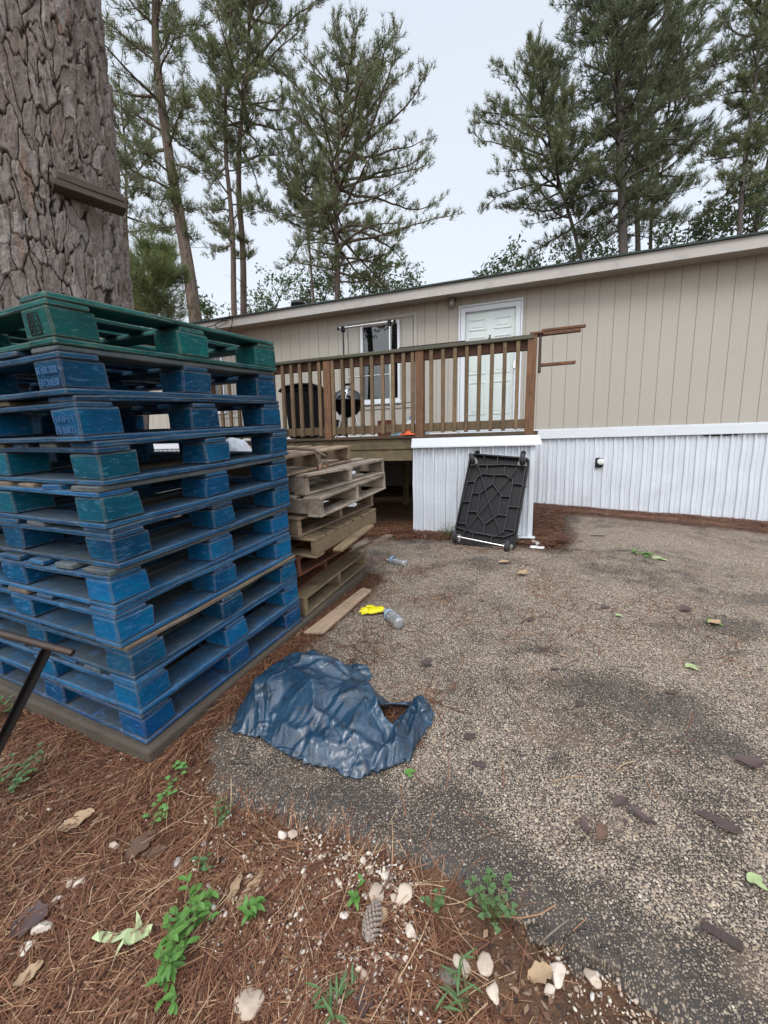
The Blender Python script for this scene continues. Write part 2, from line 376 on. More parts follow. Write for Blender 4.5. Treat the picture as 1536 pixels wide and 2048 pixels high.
# end and rear walls
H2 = 4.3
wall.add([(XL, 0, -.2), (XL, H2, -.2), (XL, H2, z_fb + .1), (XL, H2 / 2, z_fb + .9), (XL, 0, z_fb + .1)], [(0, 4, 3, 2, 1)])
wall.add([(XR, 0, -.2), (XR, H2, -.2), (XR, H2, z_fb + .1), (XR, H2 / 2, z_fb + .9), (XR, 0, z_fb + .1)], [(0, 1, 2, 3, 4)])
wall.add([(XL, H2, -.2), (XR, H2, -.2), (XR, H2, z_fb + .1), (XL, H2, z_fb + .1)], [(3, 2, 1, 0)])
wo = wall.build('wall', [M_siding], house)
grv.build('siding_groove', M_groove, wo)
b = MB().box((XL - .15, -EAVE - .022, z_fb), (XR + .15, -EAVE, z_ft - .012)); b.build('fascia', M_fascia, house)
b = MB().box((XL - .15, -EAVE - .0, z_fb + .03), (XR + .15, -.001, z_fb + .045)); b.build('soffit', M_trimb, house)
rf = MB()
for s, y0 in ((1, -EAVE - .055), (-1, H2 + EAVE)):
    yr = H2 / 2; zr = z_ft + (yr + EAVE) * .19
    rf.add([(XL - .2, y0, z_ft - .012), (XR + .2, y0, z_ft - .012), (XR + .2, yr, zr - .012), (XL - .2, yr, zr - .012), (XL - .2, y0, z_ft + .014), (XR + .2, y0, z_ft + .014), (XR + .2, yr, zr + .014), (XL - .2, yr, zr + .014)],
           [(0, 3, 2, 1), (4, 5, 6, 7), (0, 1, 5, 4), (1, 2, 6, 5), (3, 0, 4, 7)])
ro = rf.build('roof', M_roofm, house)
# roof vent: dark cap on a short pipe close to the eave
vx, vz = hp(590, 620, 0.0)
q = HB + HX * 0; vb = MB()
vloc = Matrix.Translation(Vector((vx + .02, .10, z_ft + .06)))
vb.lathe([(.13, 0), (.13, .12), (.145, .12), (.145, .17), (.12, .20), (.06, .225), (0.001, .23)], 20, vloc)
for k in range(10):
    a = k * math.pi / 5; vb.box((-.006, .132, .02), (.006, .142, .11), vloc @ Matrix.Rotation(a, 4, 'Z'))
vb.build('roof_vent', M_blkmetal, house)
# skirting sheets with ribs, top cap, bottom track
def ribbed(x0, x1, z0, z1, y, pitch=.133, y_end=None):
    mb = MB(); x = x0; vs = []; prof = []
    while x < x1 + pitch:
        prof += [(x, 0), (x + .028, .001), (x + .040, -.010), (x + .058, -.011), (x + .070, .001), (x + .094, .0), (x + .101, -.030), (x + .117, -.031), (x + .125, 0)]
        x += pitch
    prof = [p for p in prof if p[0] <= x1]
    nz = 7
    for k in range(nz):
        zz = z0 + (z1 - z0) * k / (nz - 1)
        for (px_, py_) in prof:
            wob = .008 * math.sin(px_ * 5.1 + k) * math.sin(k * 1.3 + px_)
            vs.append((px_ + .004 * math.sin(k * 2 + px_ * 3), y + py_ + wob * (0 if k == nz - 1 else 1), zz))
    n = len(prof); fs = [(k * n + i, k * n + i + 1, (k + 1) * n + i + 1, (k + 1) * n + i) for k in range(nz - 1) for i in range(n - 1)]
    mb.add(vs, fs, False); return mb
_sx = (at(1072, 862, 4.05) - HB).dot(HX)
sk = ribbed(_sx - .35, XR, -.45, z_tb + .01, .02).build('skirting', M_steel_w, house)
ribbed(XL, _sx - 4.3, -.45, z_tb + .01, .02).build('skirting', M_steel_w, house)
MB().box((XL, .02, z_sb - .10), (XR, H2 - .02, z_sb - .02)).build('floor_underside', M_dark, house)
MB().box((XL, -.035, z_tb), (XR, .0, z_sb - .012)).box((XL, -.022, z_sb - .012), (XR, .0, z_sb + .006)).build('skirting_cap', M_white, house, .004)
# dark strip standing in for the shade of a gap atop one sheet
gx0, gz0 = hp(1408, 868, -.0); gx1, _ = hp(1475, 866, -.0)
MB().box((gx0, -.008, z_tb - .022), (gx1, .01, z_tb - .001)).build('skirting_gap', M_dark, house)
# bottom track following the ground
trk = MB(); pts = []
for i in range(24):
    px = 1085 + i * 24
    xx, zz = hp(px, 1013 + (px - 1083) * .0772, -.03); pts.append((xx, zz))
for i in range(len(pts) - 1):
    (a, za), (b_, zb) = pts[i], pts[i + 1]
    za -= .01; zb -= .01
    trk.add([(a, -.045, za - .03), (b_, -.045, zb - .03), (b_, -.045, zb + .006), (a, -.045, za + .006), (a, .015, za + .006), (b_, .015, zb + .006)], [(0, 1, 2, 3), (3, 2, 5, 4)])
trk.build('bottom_track', M_white, house)
# dryer vent pipe on a ragged dark patch, painted shade of a hole
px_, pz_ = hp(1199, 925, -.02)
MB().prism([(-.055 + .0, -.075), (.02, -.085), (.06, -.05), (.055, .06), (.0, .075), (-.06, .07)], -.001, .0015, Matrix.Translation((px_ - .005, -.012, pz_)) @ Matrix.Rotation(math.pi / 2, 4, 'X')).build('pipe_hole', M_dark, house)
pp = MB().lathe([(.001, -.02), (.040, -.02), (.046, 0), (.046, .05), (.040, .055), (.018, .058), (.001, .058)], 20, Matrix.Translation((px_ + .012, -.012, pz_ + .012)) @ Matrix.Rotation(math.pi / 2, 4, 'X'))
pp.box((-.012, -.012, .05), (.012, .012, .068), Matrix.Translation((px_ + .012, -.012, pz_ + .012)) @ Matrix.Rotation(math.pi / 2, 4, 'X')).build('waste_pipe_cap', M_pvc, house)

def window(x0, x1, z0, z1):
    w = MB(); t = .045
    for a, b_ in (((x0, -.03, z0), (x0 + t, .06, z1)), ((x1 - t, -.03, z0), (x1, .06, z1)), ((x0 + t, -.03, z1 - t), (x1 - t, .06, z1)), ((x0 + t, -.03, z0), (x1 - t, .06, z0 + t))): w.box(a, b_)
    zm = (z0 + z1) / 2 - .02
    w.box((x0 + t, -.012, zm), (x1 - t, .03, zm + .035))
    o = w.build('window', M_white, house, .003)
    MB().box((x0 - .02, -.05, z0 - .05), (x1 + .02, 0, z0 - .001)).build('sill', M_white, o, .003)
    MB().add([(x0 + t, .008, z0 + t), (x1 - t, .008, z0 + t), (x1 - t, .008, z1 - t), (x0 + t, .008, z1 - t)], [(0, 1, 2, 3)]).build('pane', M_pane, o)
    bl = MB(); z = z1 - t - .02
    while z > z0 + .42:
        bl.add([(x0 + t + .01, .030, z - .010), (x1 - t - .01, .030, z - .010), (x1 - t - .01, .052, z + .008), (x0 + t + .01, .052, z + .008)], [(0, 1, 2, 3)]); z -= .036
    bl.build('blind', M_blind, o)
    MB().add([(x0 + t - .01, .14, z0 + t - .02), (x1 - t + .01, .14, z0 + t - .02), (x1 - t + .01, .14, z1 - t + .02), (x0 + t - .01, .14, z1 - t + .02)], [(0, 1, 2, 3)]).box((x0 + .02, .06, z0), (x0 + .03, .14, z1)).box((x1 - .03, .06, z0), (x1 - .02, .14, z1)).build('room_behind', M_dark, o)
    # surround trim and shutters
    tr = MB(); X0, X1 = x0 - .31, x1 + .31; Z0, Z1 = z0 - .13, z1 + .09; s = .055
    for a, b_ in (((X0, -.018, Z0), (X0 + s, 0, Z1)), ((X1 - s, -.018, Z0), (X1, 0, Z1)), ((X0 + s, -.018, Z1 - s), (X1 - s, 0, Z1)), ((X0 + s, -.018, Z0), (X1 - s, 0, Z0 + s))): tr.box(a, b_)
    tr.build('window_trim', M_fascia, o, .003)
    for a, b_ in ((X0 + s + .015, x0 - .035), (x1 + .035, X1 - s - .015)):
        MB().box((a, -.016, Z0 + s + .03), (b_, 0, Z1 - s - .03)).build('shutter', M_trimb, o, .006)
window(wl, wr, wb, wt); window(w2l, w2r, wb, wt)
# storm door in front of a six panel door
d = MB(); t = .075
for a, b_ in (((dl, -.035, db), (dl + .03, .0, dt)), ((dr - .03, -.035, db), (dr, .0, dt)), ((dl + .03, -.035, dt - .03), (dr - .03, 0, dt))): d.box(a, b_)
for a, b_ in (((dl + .034, -.022, db), (dl + .034 + t, .012, dt - .034)), ((dr - .034 - t, -.022, db), (dr - .034, .012, dt - .034)), ((dl + .034 + t, -.022, dt - .034 - t), (dr - .034 - t, .012, dt - .034)), ((dl + .034 + t, -.022, db), (dr - .034 - t, .012, db + .10))): d.box(a, b_)
do = d.build('storm_door', M_white, house, .004)
gx_a, gx_b = dl + .034 + t, dr - .034 - t
MB().add([(gx_a, -.004, db + .10), (gx_b, -.004, db + .10), (gx_b, -.004, dt - .034 - t), (gx_a, -.004, dt - .034 - t)], [(0, 1, 2, 3)]).build('storm_pane', M_stormglass, do)
MB().box((gx_b - .012, -.045, db + .98), (gx_b + .02, -.022, db + 1.10)).build('latch', M_chrome, do, .003)
pd = MB().box((dl + .05, .040, db), (dr - .05, .075, dt - .05))
cx = (dl + dr) / 2; H = dt - db
for (xa, xb) in ((cx - .34, cx - .06), (cx + .06, cx + .34)):
    for za, zb in ((H - .40, H - .22), (H - 1.10, H - .50), (.28, .82)):
        # recessed moulding: frame of four bevelled bars and a raised field
        for a, b_ in (((xa, .025, db + za), (xa + .022, .0395, db + zb)), ((xb - .022, .025, db + za), (xb, .0395, db + zb)), ((xa + .022, .025, db + zb - .022), (xb - .022, .0395, db + zb)), ((xa + .022, .025, db + za), (xb - .022, .0395, db + za + .022))): pd.box(a, b_)
        pd.box((xa + .05, .031, db + za + .05), (xb - .05, .0395, db + zb - .05))
po = pd.build('panel_door', M_doorp, house, .004, 2)
kn = MB().lathe([(.001, 0), (.014, 0), (.012, .012), (.001, .014)], 12, Matrix.Translation((cx, .039, dt - .50)) @ Matrix.Rotation(math.pi / 2, 4, 'X'))
kn.tube([(cx - .02, .029, dt - .54), (cx - .024, .025, dt - .58), (cx, .021, dt - .605), (cx + .02, .025, dt - .58), (cx + .016, .029, dt - .55)], .006)
kn.box((cx - .014, .023, dt - .545), (cx + .014, .039, dt - .525)).build('door_knocker', M_blkmetal, po)
lx, lz = hp(905, 603)
lt = MB().lathe([(.001, 0), (.065, 0), (.06, .02), (.045, .05), (.045, .08), (.001, .08)], 18, Matrix.Translation((lx, 0, lz + .03)) @ Matrix.Rotation(math.pi / 2, 4, 'X'))
lo = lt.build('porch_light', M_blkmetal, house)
MB().lathe([(.045, 0), (.05, -.05), (.048, -.11), (.03, -.14), (.001, -.145)], 18, Matrix.Translation((lx, -.07, lz + .02))).build('glass_jar', plain('smoky_glass', (.22, .19, .17), .15, spec=.8), lo)
# cable looped on the roof corner
cb = [HB + HX * hp(a, b_, -.36)[0] + HN * -.36 + Vector((0, 0, hp(a, b_, -.36)[1])) for a, b_ in ((404, 655), (425, 652), (440, 644), (452, 636), (461, 631), (465, 640), (463, 652), (458, 662), (448, 664), (436, 659), (430, 651), (436, 645), (455, 640))]
tag(MB().tube(cb, .008, 6).build('cable', M_black), 'black cable looped over the far left end of the roof edge', 'cable')

# ------------------------------------------------------------------ deck in front of the door
DP = at(1072, 862, 4.05); DB_ = Vector((DP.x, DP.y, .5)); DZ = DP.z - .5          # deck surface height above its base
deck = empty('wooden_deck', DB_, 'raised brown wooden deck with baluster railing at the front door', 'deck', rot=HROT)
def dp(px, py, d=0.0):
    q = atp(px, py, DB_ + HN * d, HN) - DB_; return q.dot(HX), q.z
DW = (HB - DB_).dot(HN) - .03; DLX = -4.2
print('deck z', DZ, 'depth', DW, 'skirt left', dp(826, 1040)[0], 'rail', dp(1066, 668)[1])
fl = MB(); y = -.03; 
while y < DW - .12:
    fl.box((DLX, y, DZ - .035), (.02, y + .135, DZ), jit=.002); y += .14
fl.build('floor_board', M_railw, deck, .003)
MB().box((DLX + .02, .0, DZ - .155), (-.01, .04, DZ - .037)).box((DLX + .02, .012, DZ - .285), (dp(828, 900)[0], .05, DZ - .158)).build('rim_joist', M_rimw, deck, .004)
js = MB()
for k in range(9): js.box((DLX + .3 + k * .45, .052, DZ - .18), (DLX + .34 + k * .45, DW, DZ - .037))
js.build('joist', M_rimw, deck)
ZR = dp(1060, 672)[1]       # top of rail cap
for px_a, px_b, nm in ((1050, 1072, 0), (832, 848, 1), (650, 663, 2)):
    xa = dp(px_a, 780)[0]; xb = dp(px_b, 780)[0]; xc = (xa + xb) / 2
    po_ = MB().box((xc - .045, -.04, DZ - .034), (xc + .045, .05, ZR - (.0 if nm == 0 else .04)), jit=.003).build('post', M_postw, deck, .006, 2)
MB().box((DLX + .1, -.04, DZ - .034), (DLX + .19, .05, ZR - .04)).build('post', M_postw, deck, .006)
# legs under the deck
for xx in (-2.05, -3.1, DLX + .15):
    for yy in (.10, DW - .3): MB().box((xx - .045, yy, -.3), (xx + .045, yy + .09, DZ - .19)).build('leg', M_rimw, deck, .004)
MB().box((DLX, -.055, ZR - .038), (-.05, .085, ZR), jit=.003).build('rail_cap', raw_wood('wet_mossy_cap', (.085, .075, .05), (.05, .045, .032), dark=(.02, .02, .015), stain=.5, axis=(4, 50, 50), green=.6, rough=.4), deck, .005)
MB().box((DLX, .0, ZR - .13), (-.10, .036, ZR - .040), jit=.002).build('top_rail', raw_wood('red_rail_wood', (.115, .052, .034), (.07, .034, .024), dark=(.03, .018, .012), stain=.4, axis=(5, 50, 50)), deck, .003)
MB().box((DLX, .0, DZ + .035), (-.10, .036, DZ + .125), jit=.002).build('bottom_rail', M_balw, deck, .003)
bal = [863.5, 887, 910, 934, 958.5, 983.5, 1009, 1035, 567, 585, 602, 622, 640, 667, 686, 706, 725, 745, 766, 787, 808, 826]
bxs = sorted(dp(x, 745)[0] for x in bal); x = bxs[0] - .135
while x > DLX + .2: bxs.append(x); x -= .135
for x in bxs:
    j = random.uniform(-.004, .004)
    MB().add([(x - .019 + a * .038 + (j if c else 0), -.038 + b_ * .036, (ZR - .042) if c else (DZ + .01 + random.uniform(0, .02))) for c in (0, 1) for (a, b_) in ((0, 0), (1, 0), (1, 1), (0, 1))],
             [(0, 3, 2, 1), (4, 5, 6, 7), (0, 1, 5, 4), (1, 2, 6, 5), (2, 3, 7, 6), (3, 0, 4, 7)]).build('baluster', M_balw, deck, .003)
# stub handrails left over to the right of the corner post
def bar_px(name, a, b_, th, hh, d, mat, par=deck):
    (xa, za), (xb, zb) = dp(*a, d), dp(*b_, d); z = (za + zb) / 2
    return MB().box((xa, d - th / 2, za - hh), (xb, d + th / 2, za), jit=.002).build(name, mat, par, .004)
bar_px('handrail', (1083, 659), (1172, 648), .045, .024, .05, M_deckwood)
bar_px('handrail', (1071, 667), (1162, 657), .04, .030, .0, M_deckwood)
bar_px('handrail', (1079, 728), (1151, 722), .04, .026, .0, M_deckwood)
xa = dp(1078, 700)[0]
MB().box((xa - .002, -.03, dp(1078, 745)[1]), (xa + .022, .05, ZR + .01), jit=.002).build('nailer_board', M_railw, deck, .003)
MB().box((dp(1060, 668)[0], -.05, ZR + .001), (dp(1087, 668)[0], .08, ZR + .022)).build('cap_block', M_deckwood, deck, .003)
# skirting under the deck front
sxl = dp(826, 900)[0]
ribbed(sxl, -.03, -.25, DZ - .12, -.012, pitch=.128).build('deck_skirting', M_steel_w, deck)
MB().box((-.05, -.04, -.2), (-.0, .05, DZ - .12)).build('corner_trim', M_steel_w, deck, .004)
cap = MB()
x0, x1 = sxl - .0, .0
zt, zb = DZ - .04, DZ - .145
cap.add([(x0, -.045, zt), (x1 + .03, -.045, zt), (x1 + .062, -.075, zb + .012), (x0, -.075, zb + .012), (x1 + .062, -.075, zb), (x0, -.075, zb), (x1 + .03, .04, zt), (x1 + .062, .04, zb + .012), (x1 + .062, .04, zb), (x0, .0, zt), (x0, -.01, zb), (x1 + .05, -.01, zb)],
        [(3, 2, 1, 0), (5, 4, 2, 3), (2, 7, 6, 1), (4, 8, 7, 2), (0, 1, 6, 9), (5, 10, 11, 4), (0, 9, 10, 5)])
cap.build('deck_skirting_cap', M_white, deck)
ribbed(DLX, -1.98, -.25, DZ - .29, -.0, pitch=.128).build('deck_skirting', M_steel_w, deck)  # unseen front panel, added to keep daylight out from under the deck
MB().box((DLX, .0, -.3), (DLX + .02, DW, DZ - .16)).build('deck_skirting', M_steel_w, deck)  # unseen end panel, added to darken the space below the deck
# right end rim under the deck boards
MB().box((-.03, .0, DZ - .155), (.0, DW, DZ - .037)).build('end_joist', M_rimw, deck)
# small white trim strip at the foot of the corner
xa, za = dp(1035, 1073, -.1); xb, zb = dp(1066, 1078, -.1)
MB().box((xa, -.12, za - .012), (xb + .02, -.02, zb + .018), jit=.003).build('bottom_track', M_white, deck, .003)

# ---- things on the deck
def dworld(x, y, z): return DB_ + HX * x + HN * y + Vector((0, 0, z))
(ax, az), (bx_, bz) = dp(800, 708, .0), dp(932, 685, .0)
tag(MB().box((ax, -.05, 0), (bx_, .05, .012), jit=.002).build('black_strip', M_blkmetal, None, .002), 'long black metal strip lying on the deck railing cap', 'metal strip')
o = bpy.data.objects['black_strip']; o.matrix_world = Matrix.Translation(dworld(0, 0, ZR + .001)) @ HROT.to_4x4()
# black wheeled trash can
y_c = .62
xl, _ = dp(566, 800, y_c - .25); xr, _ = dp(636, 800, y_c - .25); _, zt = dp(590, 772, y_c - .25)
zt -= DZ; w = xr - xl; xc = (xl + xr) / 2
bn = empty('trash_can', dworld(xc, y_c, DZ), 'large black wheeled trash can behind the left deck railing', 'trash can', rot=HROT)
bd = MB(); hw = w / 2; n = 10
vs = []
for z, s in ((0.03, .80), (zt * .55, .90), (zt - .06, .98), (zt - .06, 1.06), (zt - .03, 1.06)):
    for a, b_ in ((-1, -1), (1, -1), (1, 1), (-1, 1)): vs.append((a * hw * s, b_ * .26 * s, z))
bd.add(vs, [(i * 4 + k, i * 4 + (k + 1) % 4, i * 4 + 4 + (k + 1) % 4, i * 4 + 4 + k) for i in range(4) for k in range(4)] + [(3, 2, 1, 0)])
bd.build('body', M_black, bn, .012, 2)
ld = MB(); vs = []
for i, (x, z) in enumerate(((-1.12, -.02), (-1.02, .0), (-.8, .035), (0, .055), (.8, .04), (1.02, .005), (1.12, -.015))):
    vs += [(x * hw, -.30, zt - .03 + z), (x * hw, .29, zt - .03 + z), (x * hw, -.30, zt - .05 + z), (x * hw, .29, zt - .05 + z)]
for i in range(6):
    a = i * 4; ld.add([], []); ld.f += []
ld.add(vs, [f for i in range(6) for f in ((i*4, i*4+4, i*4+5, i*4+1), (i*4+2, i*4+3, i*4+7, i*4+6), (i*4, i*4+2, i*4+6, i*4+4), (i*4+1, i*4+5, i*4+7, i*4+3))] + [(0, 1, 3, 2), (24, 26, 27, 25)])
ld.build('lid', M_black, bn)
for s in (-1, 1): MB().lathe([(.001, -.02), (.09, -.02), (.1, 0), (.09, .02), (.001, .02)], 20, Matrix.Translation((s * hw * .75, .22, .1)) @ Matrix.Rotation(math.pi / 2, 4, 'Y')).build('wheel', M_rubber, bn)
# kettle grill / smoker
yg = .45
xl, _ = dp(668, 800, yg); xr, _ = dp(723, 800, yg); _, zt = dp(695, 757, yg); _, zc = dp(695, 805, yg); r = (xr - xl) / 2; xc = (xl + xr) / 2
gr = empty('kettle_grill', dworld(xc, yg, DZ), 'round black kettle grill with bright lid behind the deck railing', 'grill', rot=HROT)
zc -= DZ; zt -= DZ
MB().lathe([(.001, zc - r * 1.0), (r * .55, zc - r * .85), (r * .88, zc - r * .45), (r, zc), (r * 1.02, zc + .0), (r * 1.02, zc + .015)], 32).build('bowl', M_black, gr)
MB().lathe([(r * 1.02, zc + .018), (r * .97, zc + r * .3), (r * .78, zc + r * .62), (r * .45, zc + r * .82), (.001, zc + r * .88)], 32).build('lid', plain('enamel_lid', (.02, .02, .022), .12, spec=.9), gr)
hd = MB().tube([(-.05, 0, zc + r * .86), (-.05, 0, zc + r * .86 + .05), (.05, 0, zc + r * .86 + .05), (.05, 0, zc + r * .86)], .009)
hd.box((-.075, -.015, zc + r * .86 + .045), (.075, .015, zc + r * .86 + .07)).build('handle', M_black, gr)
MB().lathe([(.001, 0), (.035, 0), (.035, .008), (.001, .01)], 16, Matrix.Translation((.03, -r * .62, zc + r * .66)) @ Matrix.Rotation(.9, 4, 'X')).build('thermometer', M_silver, gr)
MB().lathe([(.03, 0), (.05, 0), (.05, .01), (.03, .012)], 16, Matrix.Translation((.03, -r * .83, zc + r * .42)) @ Matrix.Rotation(1.2, 4, 'X')).build('vent_damper', M_silver, gr)
for a in (2.1, 4.2, 6.2):
    MB().tube([(r * .5 * math.cos(a), r * .5 * math.sin(a), zc - r * .7), (r * .95 * math.cos(a), r * .95 * math.sin(a), 0.012)], .012, 8).build('leg', M_silver, gr)
# low black firebox between bin and grill
xl, _ = dp(636, 840, .35); xr, _ = dp(656, 840, .35)
fb = MB().box((0, 0, .05), (xr - xl + .08, .28, .26)); o = fb.build('charcoal_box', M_black, None, .01); o.matrix_world = Matrix.Translation(dworld(xl, .32, DZ)) @ HROT.to_4x4()
tag(o, 'small black charcoal box between trash can and round grill', 'box')
for k in range(6): MB().box((.01 + k * .018, -.012, .03), (.018 + k * .018, -.004, .085)).build('grate_tine', M_silver, o)
# garment rack
yr_ = .75
P = lambda a, b_: dp(a, b_, yr_)
rk = empty('garment_rack', dworld(P(735, 650)[0], yr_, DZ), 'thin steel garment rack standing in front of the deck window', 'garment rack', rot=HROT)
x0 = P(735, 650)[0]; (xa, za), (xb, zb) = P(686, 658), P(779, 642); za -= DZ; zb -= DZ; zt = (za + zb) / 2
XA, XB = xa - x0, xb - x0
MB().tube([(XA - .06, 0, zt), (XB + .06, 0, zt)], .013, 10).build('top_rail', M_silver, rk)
for X, nm in ((XA, 0), (XB, 1)):
    MB().tube([(X, 0, .05), (X, 0, zt - .01)], .011, 8).build('upright', M_blkmetal if nm == 0 else M_chrome, rk)
    MB().box((X - .025, -.02, zt - .05), (X + .025, .02, zt + .02)).tube([(X + (-.08 if nm == 0 else .08), 0, zt), (X + (-.055 if nm == 0 else .055), 0, zt)], .02, 10).build('joint', M_black, rk, .004)
    MB().tube([(X, -.22, .02), (X, .22, .02)], .012, 8).build('foot', M_blkmetal, rk)
_, zm = P(740, 752); zm -= DZ
MB().tube([(XA + .05, 0, zm), (XB, 0, zm)], .008, 8).build('cross_bar', M_silver, rk)
# box, jug, bag, orange cloth
def on_deck(name, mb, mat, px, y, label, cat, bevel=.004):
    o = mb.build(name, mat, None, bevel); o.matrix_world = Matrix.Translation(dworld(dp(px, 840, y)[0], y, DZ + .001)) @ HROT.to_4x4(); return tag(o, label, cat)
on_deck('cardboard_box', MB().box((-.09, -.1, 0), (.10, .1, .22), jit=.005), M_redbox, 773, .55, 'red brown box on the deck below the window', 'box')
jg = on_deck('detergent_jug', MB().lathe([(.001, 0), (.08, 0), (.085, .03), (.085, .13), (.06, .18), (.028, .2), (.028, .215)], 20), M_bag, 824, .35, 'white plastic jug with blue cap on the deck by the middle post', 'jug', 0)
MB().lathe([(.032, .20), (.032, .24), (.001, .242)], 16).build('cap', M_bluep, jg)
tag(jg, 'white plastic jug with blue cap on the deck by the middle post', 'jug')
def blob(name, mat, w, d_, h, seed, par=None):
    n = 26; V = []; Fs = []
    for i in range(n):
        for j in range(n):
            u = i / (n - 1) * 2 - 1; v = j / (n - 1) * 2 - 1; r_ = max(abs(u), abs(v)); q_ = math.hypot(u, v) or 1
            uu, vv = u * r_ / q_, v * r_ / q_
            hgt = h * max(0, 1 - r_ ** 2.5) * (.5 + .9 * float(snoise(u * 2, v * 2, seed, 4, 1.2)))
            V.append((uu * w * (1 + .2 * math.sin(3 * math.atan2(v, u) + seed)), vv * d_, hgt + .001))
    for i in range(n - 1):
        for j in range(n - 1): Fs.append((i * n + j, i * n + n + j, i * n + n + j + 1, i * n + j + 1))
    return MB().add(V, Fs, True)
on_deck('crumpled_bag', blob('b', M_bluep, .09, .07, .12, 3), plain('blue_white_bag', (.25, .45, .62), .35, var=.8, vs=30), 797, .3, 'crumpled blue and white bag on the deck between box and jug', 'bag', 0)
on_deck('orange_rag', blob('r', M_orange, .10, .05, .045, 5), M_orange, 818, .0, 'flat orange rag on the deck edge beside the middle post', 'rag', 0)
on_deck('small_blue_bag', blob('s', M_bluep, .05, .04, .05, 8), plain('pale_blue_bag', (.4, .5, .58), .35, var=.6, vs=30), 852, .25, 'small pale blue bag on the deck right of the middle post', 'bag', 0)

# ------------------------------------------------------------------ ground
C0 = Vector((-0.92738, 1.37408, 0.32106))                     # front bottom corner of the blue stack
SR = Vector((0.398379, 0.911616, 0.101243)); SLv = Vector((-0.916936, 0.398571, 0.019197)); SU = SR.cross(SLv).normalized(); SLv = SU.cross(SR).normalized()
SROT = Matrix((SR, SLv, SU)).transposed()
def ground_mat():
    m = MT('forest_floor', rough=.95, spec=.2); v = m.co()
    a = m.noise(3.0, v, 6, .7); b = m.noise(28, v, 5, .75); c_ = m.noise(120, v, 3, .7)
    c = m.mix(m.step(a, .3, .7), (.085, .045, .028), (.15, .085, .05))
    c = m.mix(m.step(b, .35, .68), c, (.20, .11, .065))
    c = m.mix(m.math('MULTIPLY', m.step(c_, .55, .75), .6), c, (.30, .24, .18))
    c = m.mix(m.math('MULTIPLY', m.step(m.noise(14, v, 4, .7), .52, .65), .6), c, (.04, .03, .022))
    m.color(c); m.bump(m.math('ADD', b, c_), .012, 1); return m.m
def gravel_mat():
    m = MT('chip_seal_gravel', rough=.8, spec=.3); v = m.co()
    wob = m.n('ShaderNodeVectorMath', {0: v}, operation='ADD'); nz = m.n('ShaderNodeVectorMath', {0: m.noise(60, v, 2, .5, col=True), 1: (.006, .006, .0)}, operation='MULTIPLY'); m.nt.links.new(nz.outputs[0], wob.inputs[1])
    p = m.n('ShaderNodeMapping', {'Vector': wob.outputs[0], 'Scale': (1, 1, .0)}).outputs[0]
    patch = m.noise(1.15, p, 6, .66, .4)               # bare bitumen against thick chippings
    patch2 = m.noise(6.5, p, 5, .7)
    dens = m.math('ADD', m.math('MULTIPLY', patch, .7), m.math('MULTIPLY', patch2, .42))
    edge = m.attr('rim')
    dens = m.math('SUBTRACT', m.math('SUBTRACT', dens, m.math('MULTIPLY', edge, .30)), m.math('MULTIPLY', m.attr('stain'), .16))
    bare = m.step(dens, .42, .60)                    # 1 = plenty of stones
    c = None; hgt = None
    tar = m.mix(m.noise(90, p, 3, .7), (.024, .021, .019), (.070, .058, .048))
    tar = m.mix(m.math('MULTIPLY', m.step(m.noise(9, p, 5, .7), .45, .7), .7), tar, (.12, .092, .072))
    cur = tar; hh = None
    for sc_, keep in ((210, .80), (135, .76), (92, .30)):
        vd = m.n('ShaderNodeTexVoronoi', {'Scale': sc_, 'Vector': p, 'Randomness': 1.0}, feature='F1', voronoi_dimensions='2D')
        sp = m.n('ShaderNodeSeparateColor', {'Color': vd.outputs['Color']})
        # per stone: size and presence
        size = m.math('ADD', m.math('MULTIPLY', sp.outputs[0], .22), .34)
        size = m.math('MULTIPLY', size, m.math('ADD', m.math('MULTIPLY', bare, .30), .72))
        stone = m.step(m.math('SUBTRACT', size, vd.outputs['Distance']), .0, .07)
        here = m.step(sp.outputs[1], 1 - keep - .02, 1 - keep + .02)
        here = m.math('MULTIPLY', here, m.step(m.math('ADD', m.math('MULTIPLY', bare, 1.3), sp.outputs[0]), .25, .7))
        stone = m.math('MULTIPLY', stone, here)
        sc1 = m.ramp(sp.outputs[2], [(0, (.50, .40, .29)), (.22, (.37, .285, .205)), (.42, (.60, .495, .375)), (.58, (.27, .195, .15)), (.72, (.44, .37, .30)), (.86, (.16, .13, .11)), (1, (.66, .57, .46))])
        cur = m.mix(stone, cur, sc1)
        hgt2 = m.math('MULTIPLY', stone, m.math('SUBTRACT', 1.0, m.math('MULTIPLY', vd.outputs['Distance'], 1.2)))
        hh = hgt2 if hh is None else m.math('MAXIMUM', hh, hgt2)
    # rusty dirt film between needles drifts
    dirt = m.step(m.noise(2.2, p, 6, .72), .52, .70)
    cur = m.mix(m.math('MULTIPLY', dirt, .42), cur, (.19, .11, .07))
    wet = m.step(m.math('ADD', m.attr('stain'), m.math('MULTIPLY', m.math('SUBTRACT', m.noise(3.3, p, 5, .7), .5), .9)), .25, .75)
    cur = m.mix(m.math('MULTIPLY', wet, .34), cur, (.040, .036, .034))
    cur = m.mix(m.math('MULTIPLY', edge, .35), cur, (.055, .050, .048))
    m.color(cur); m.rough(m.math('SUBTRACT', .85, m.math('MULTIPLY', wet, .25)))
    m.bump(m.math('ADD', hh, m.math('MULTIPLY', m.noise(160, p, 3, .7), .35)), .005, 1)
    return m.m
M_ground = ground_mat(); M_gravel = gravel_mat()
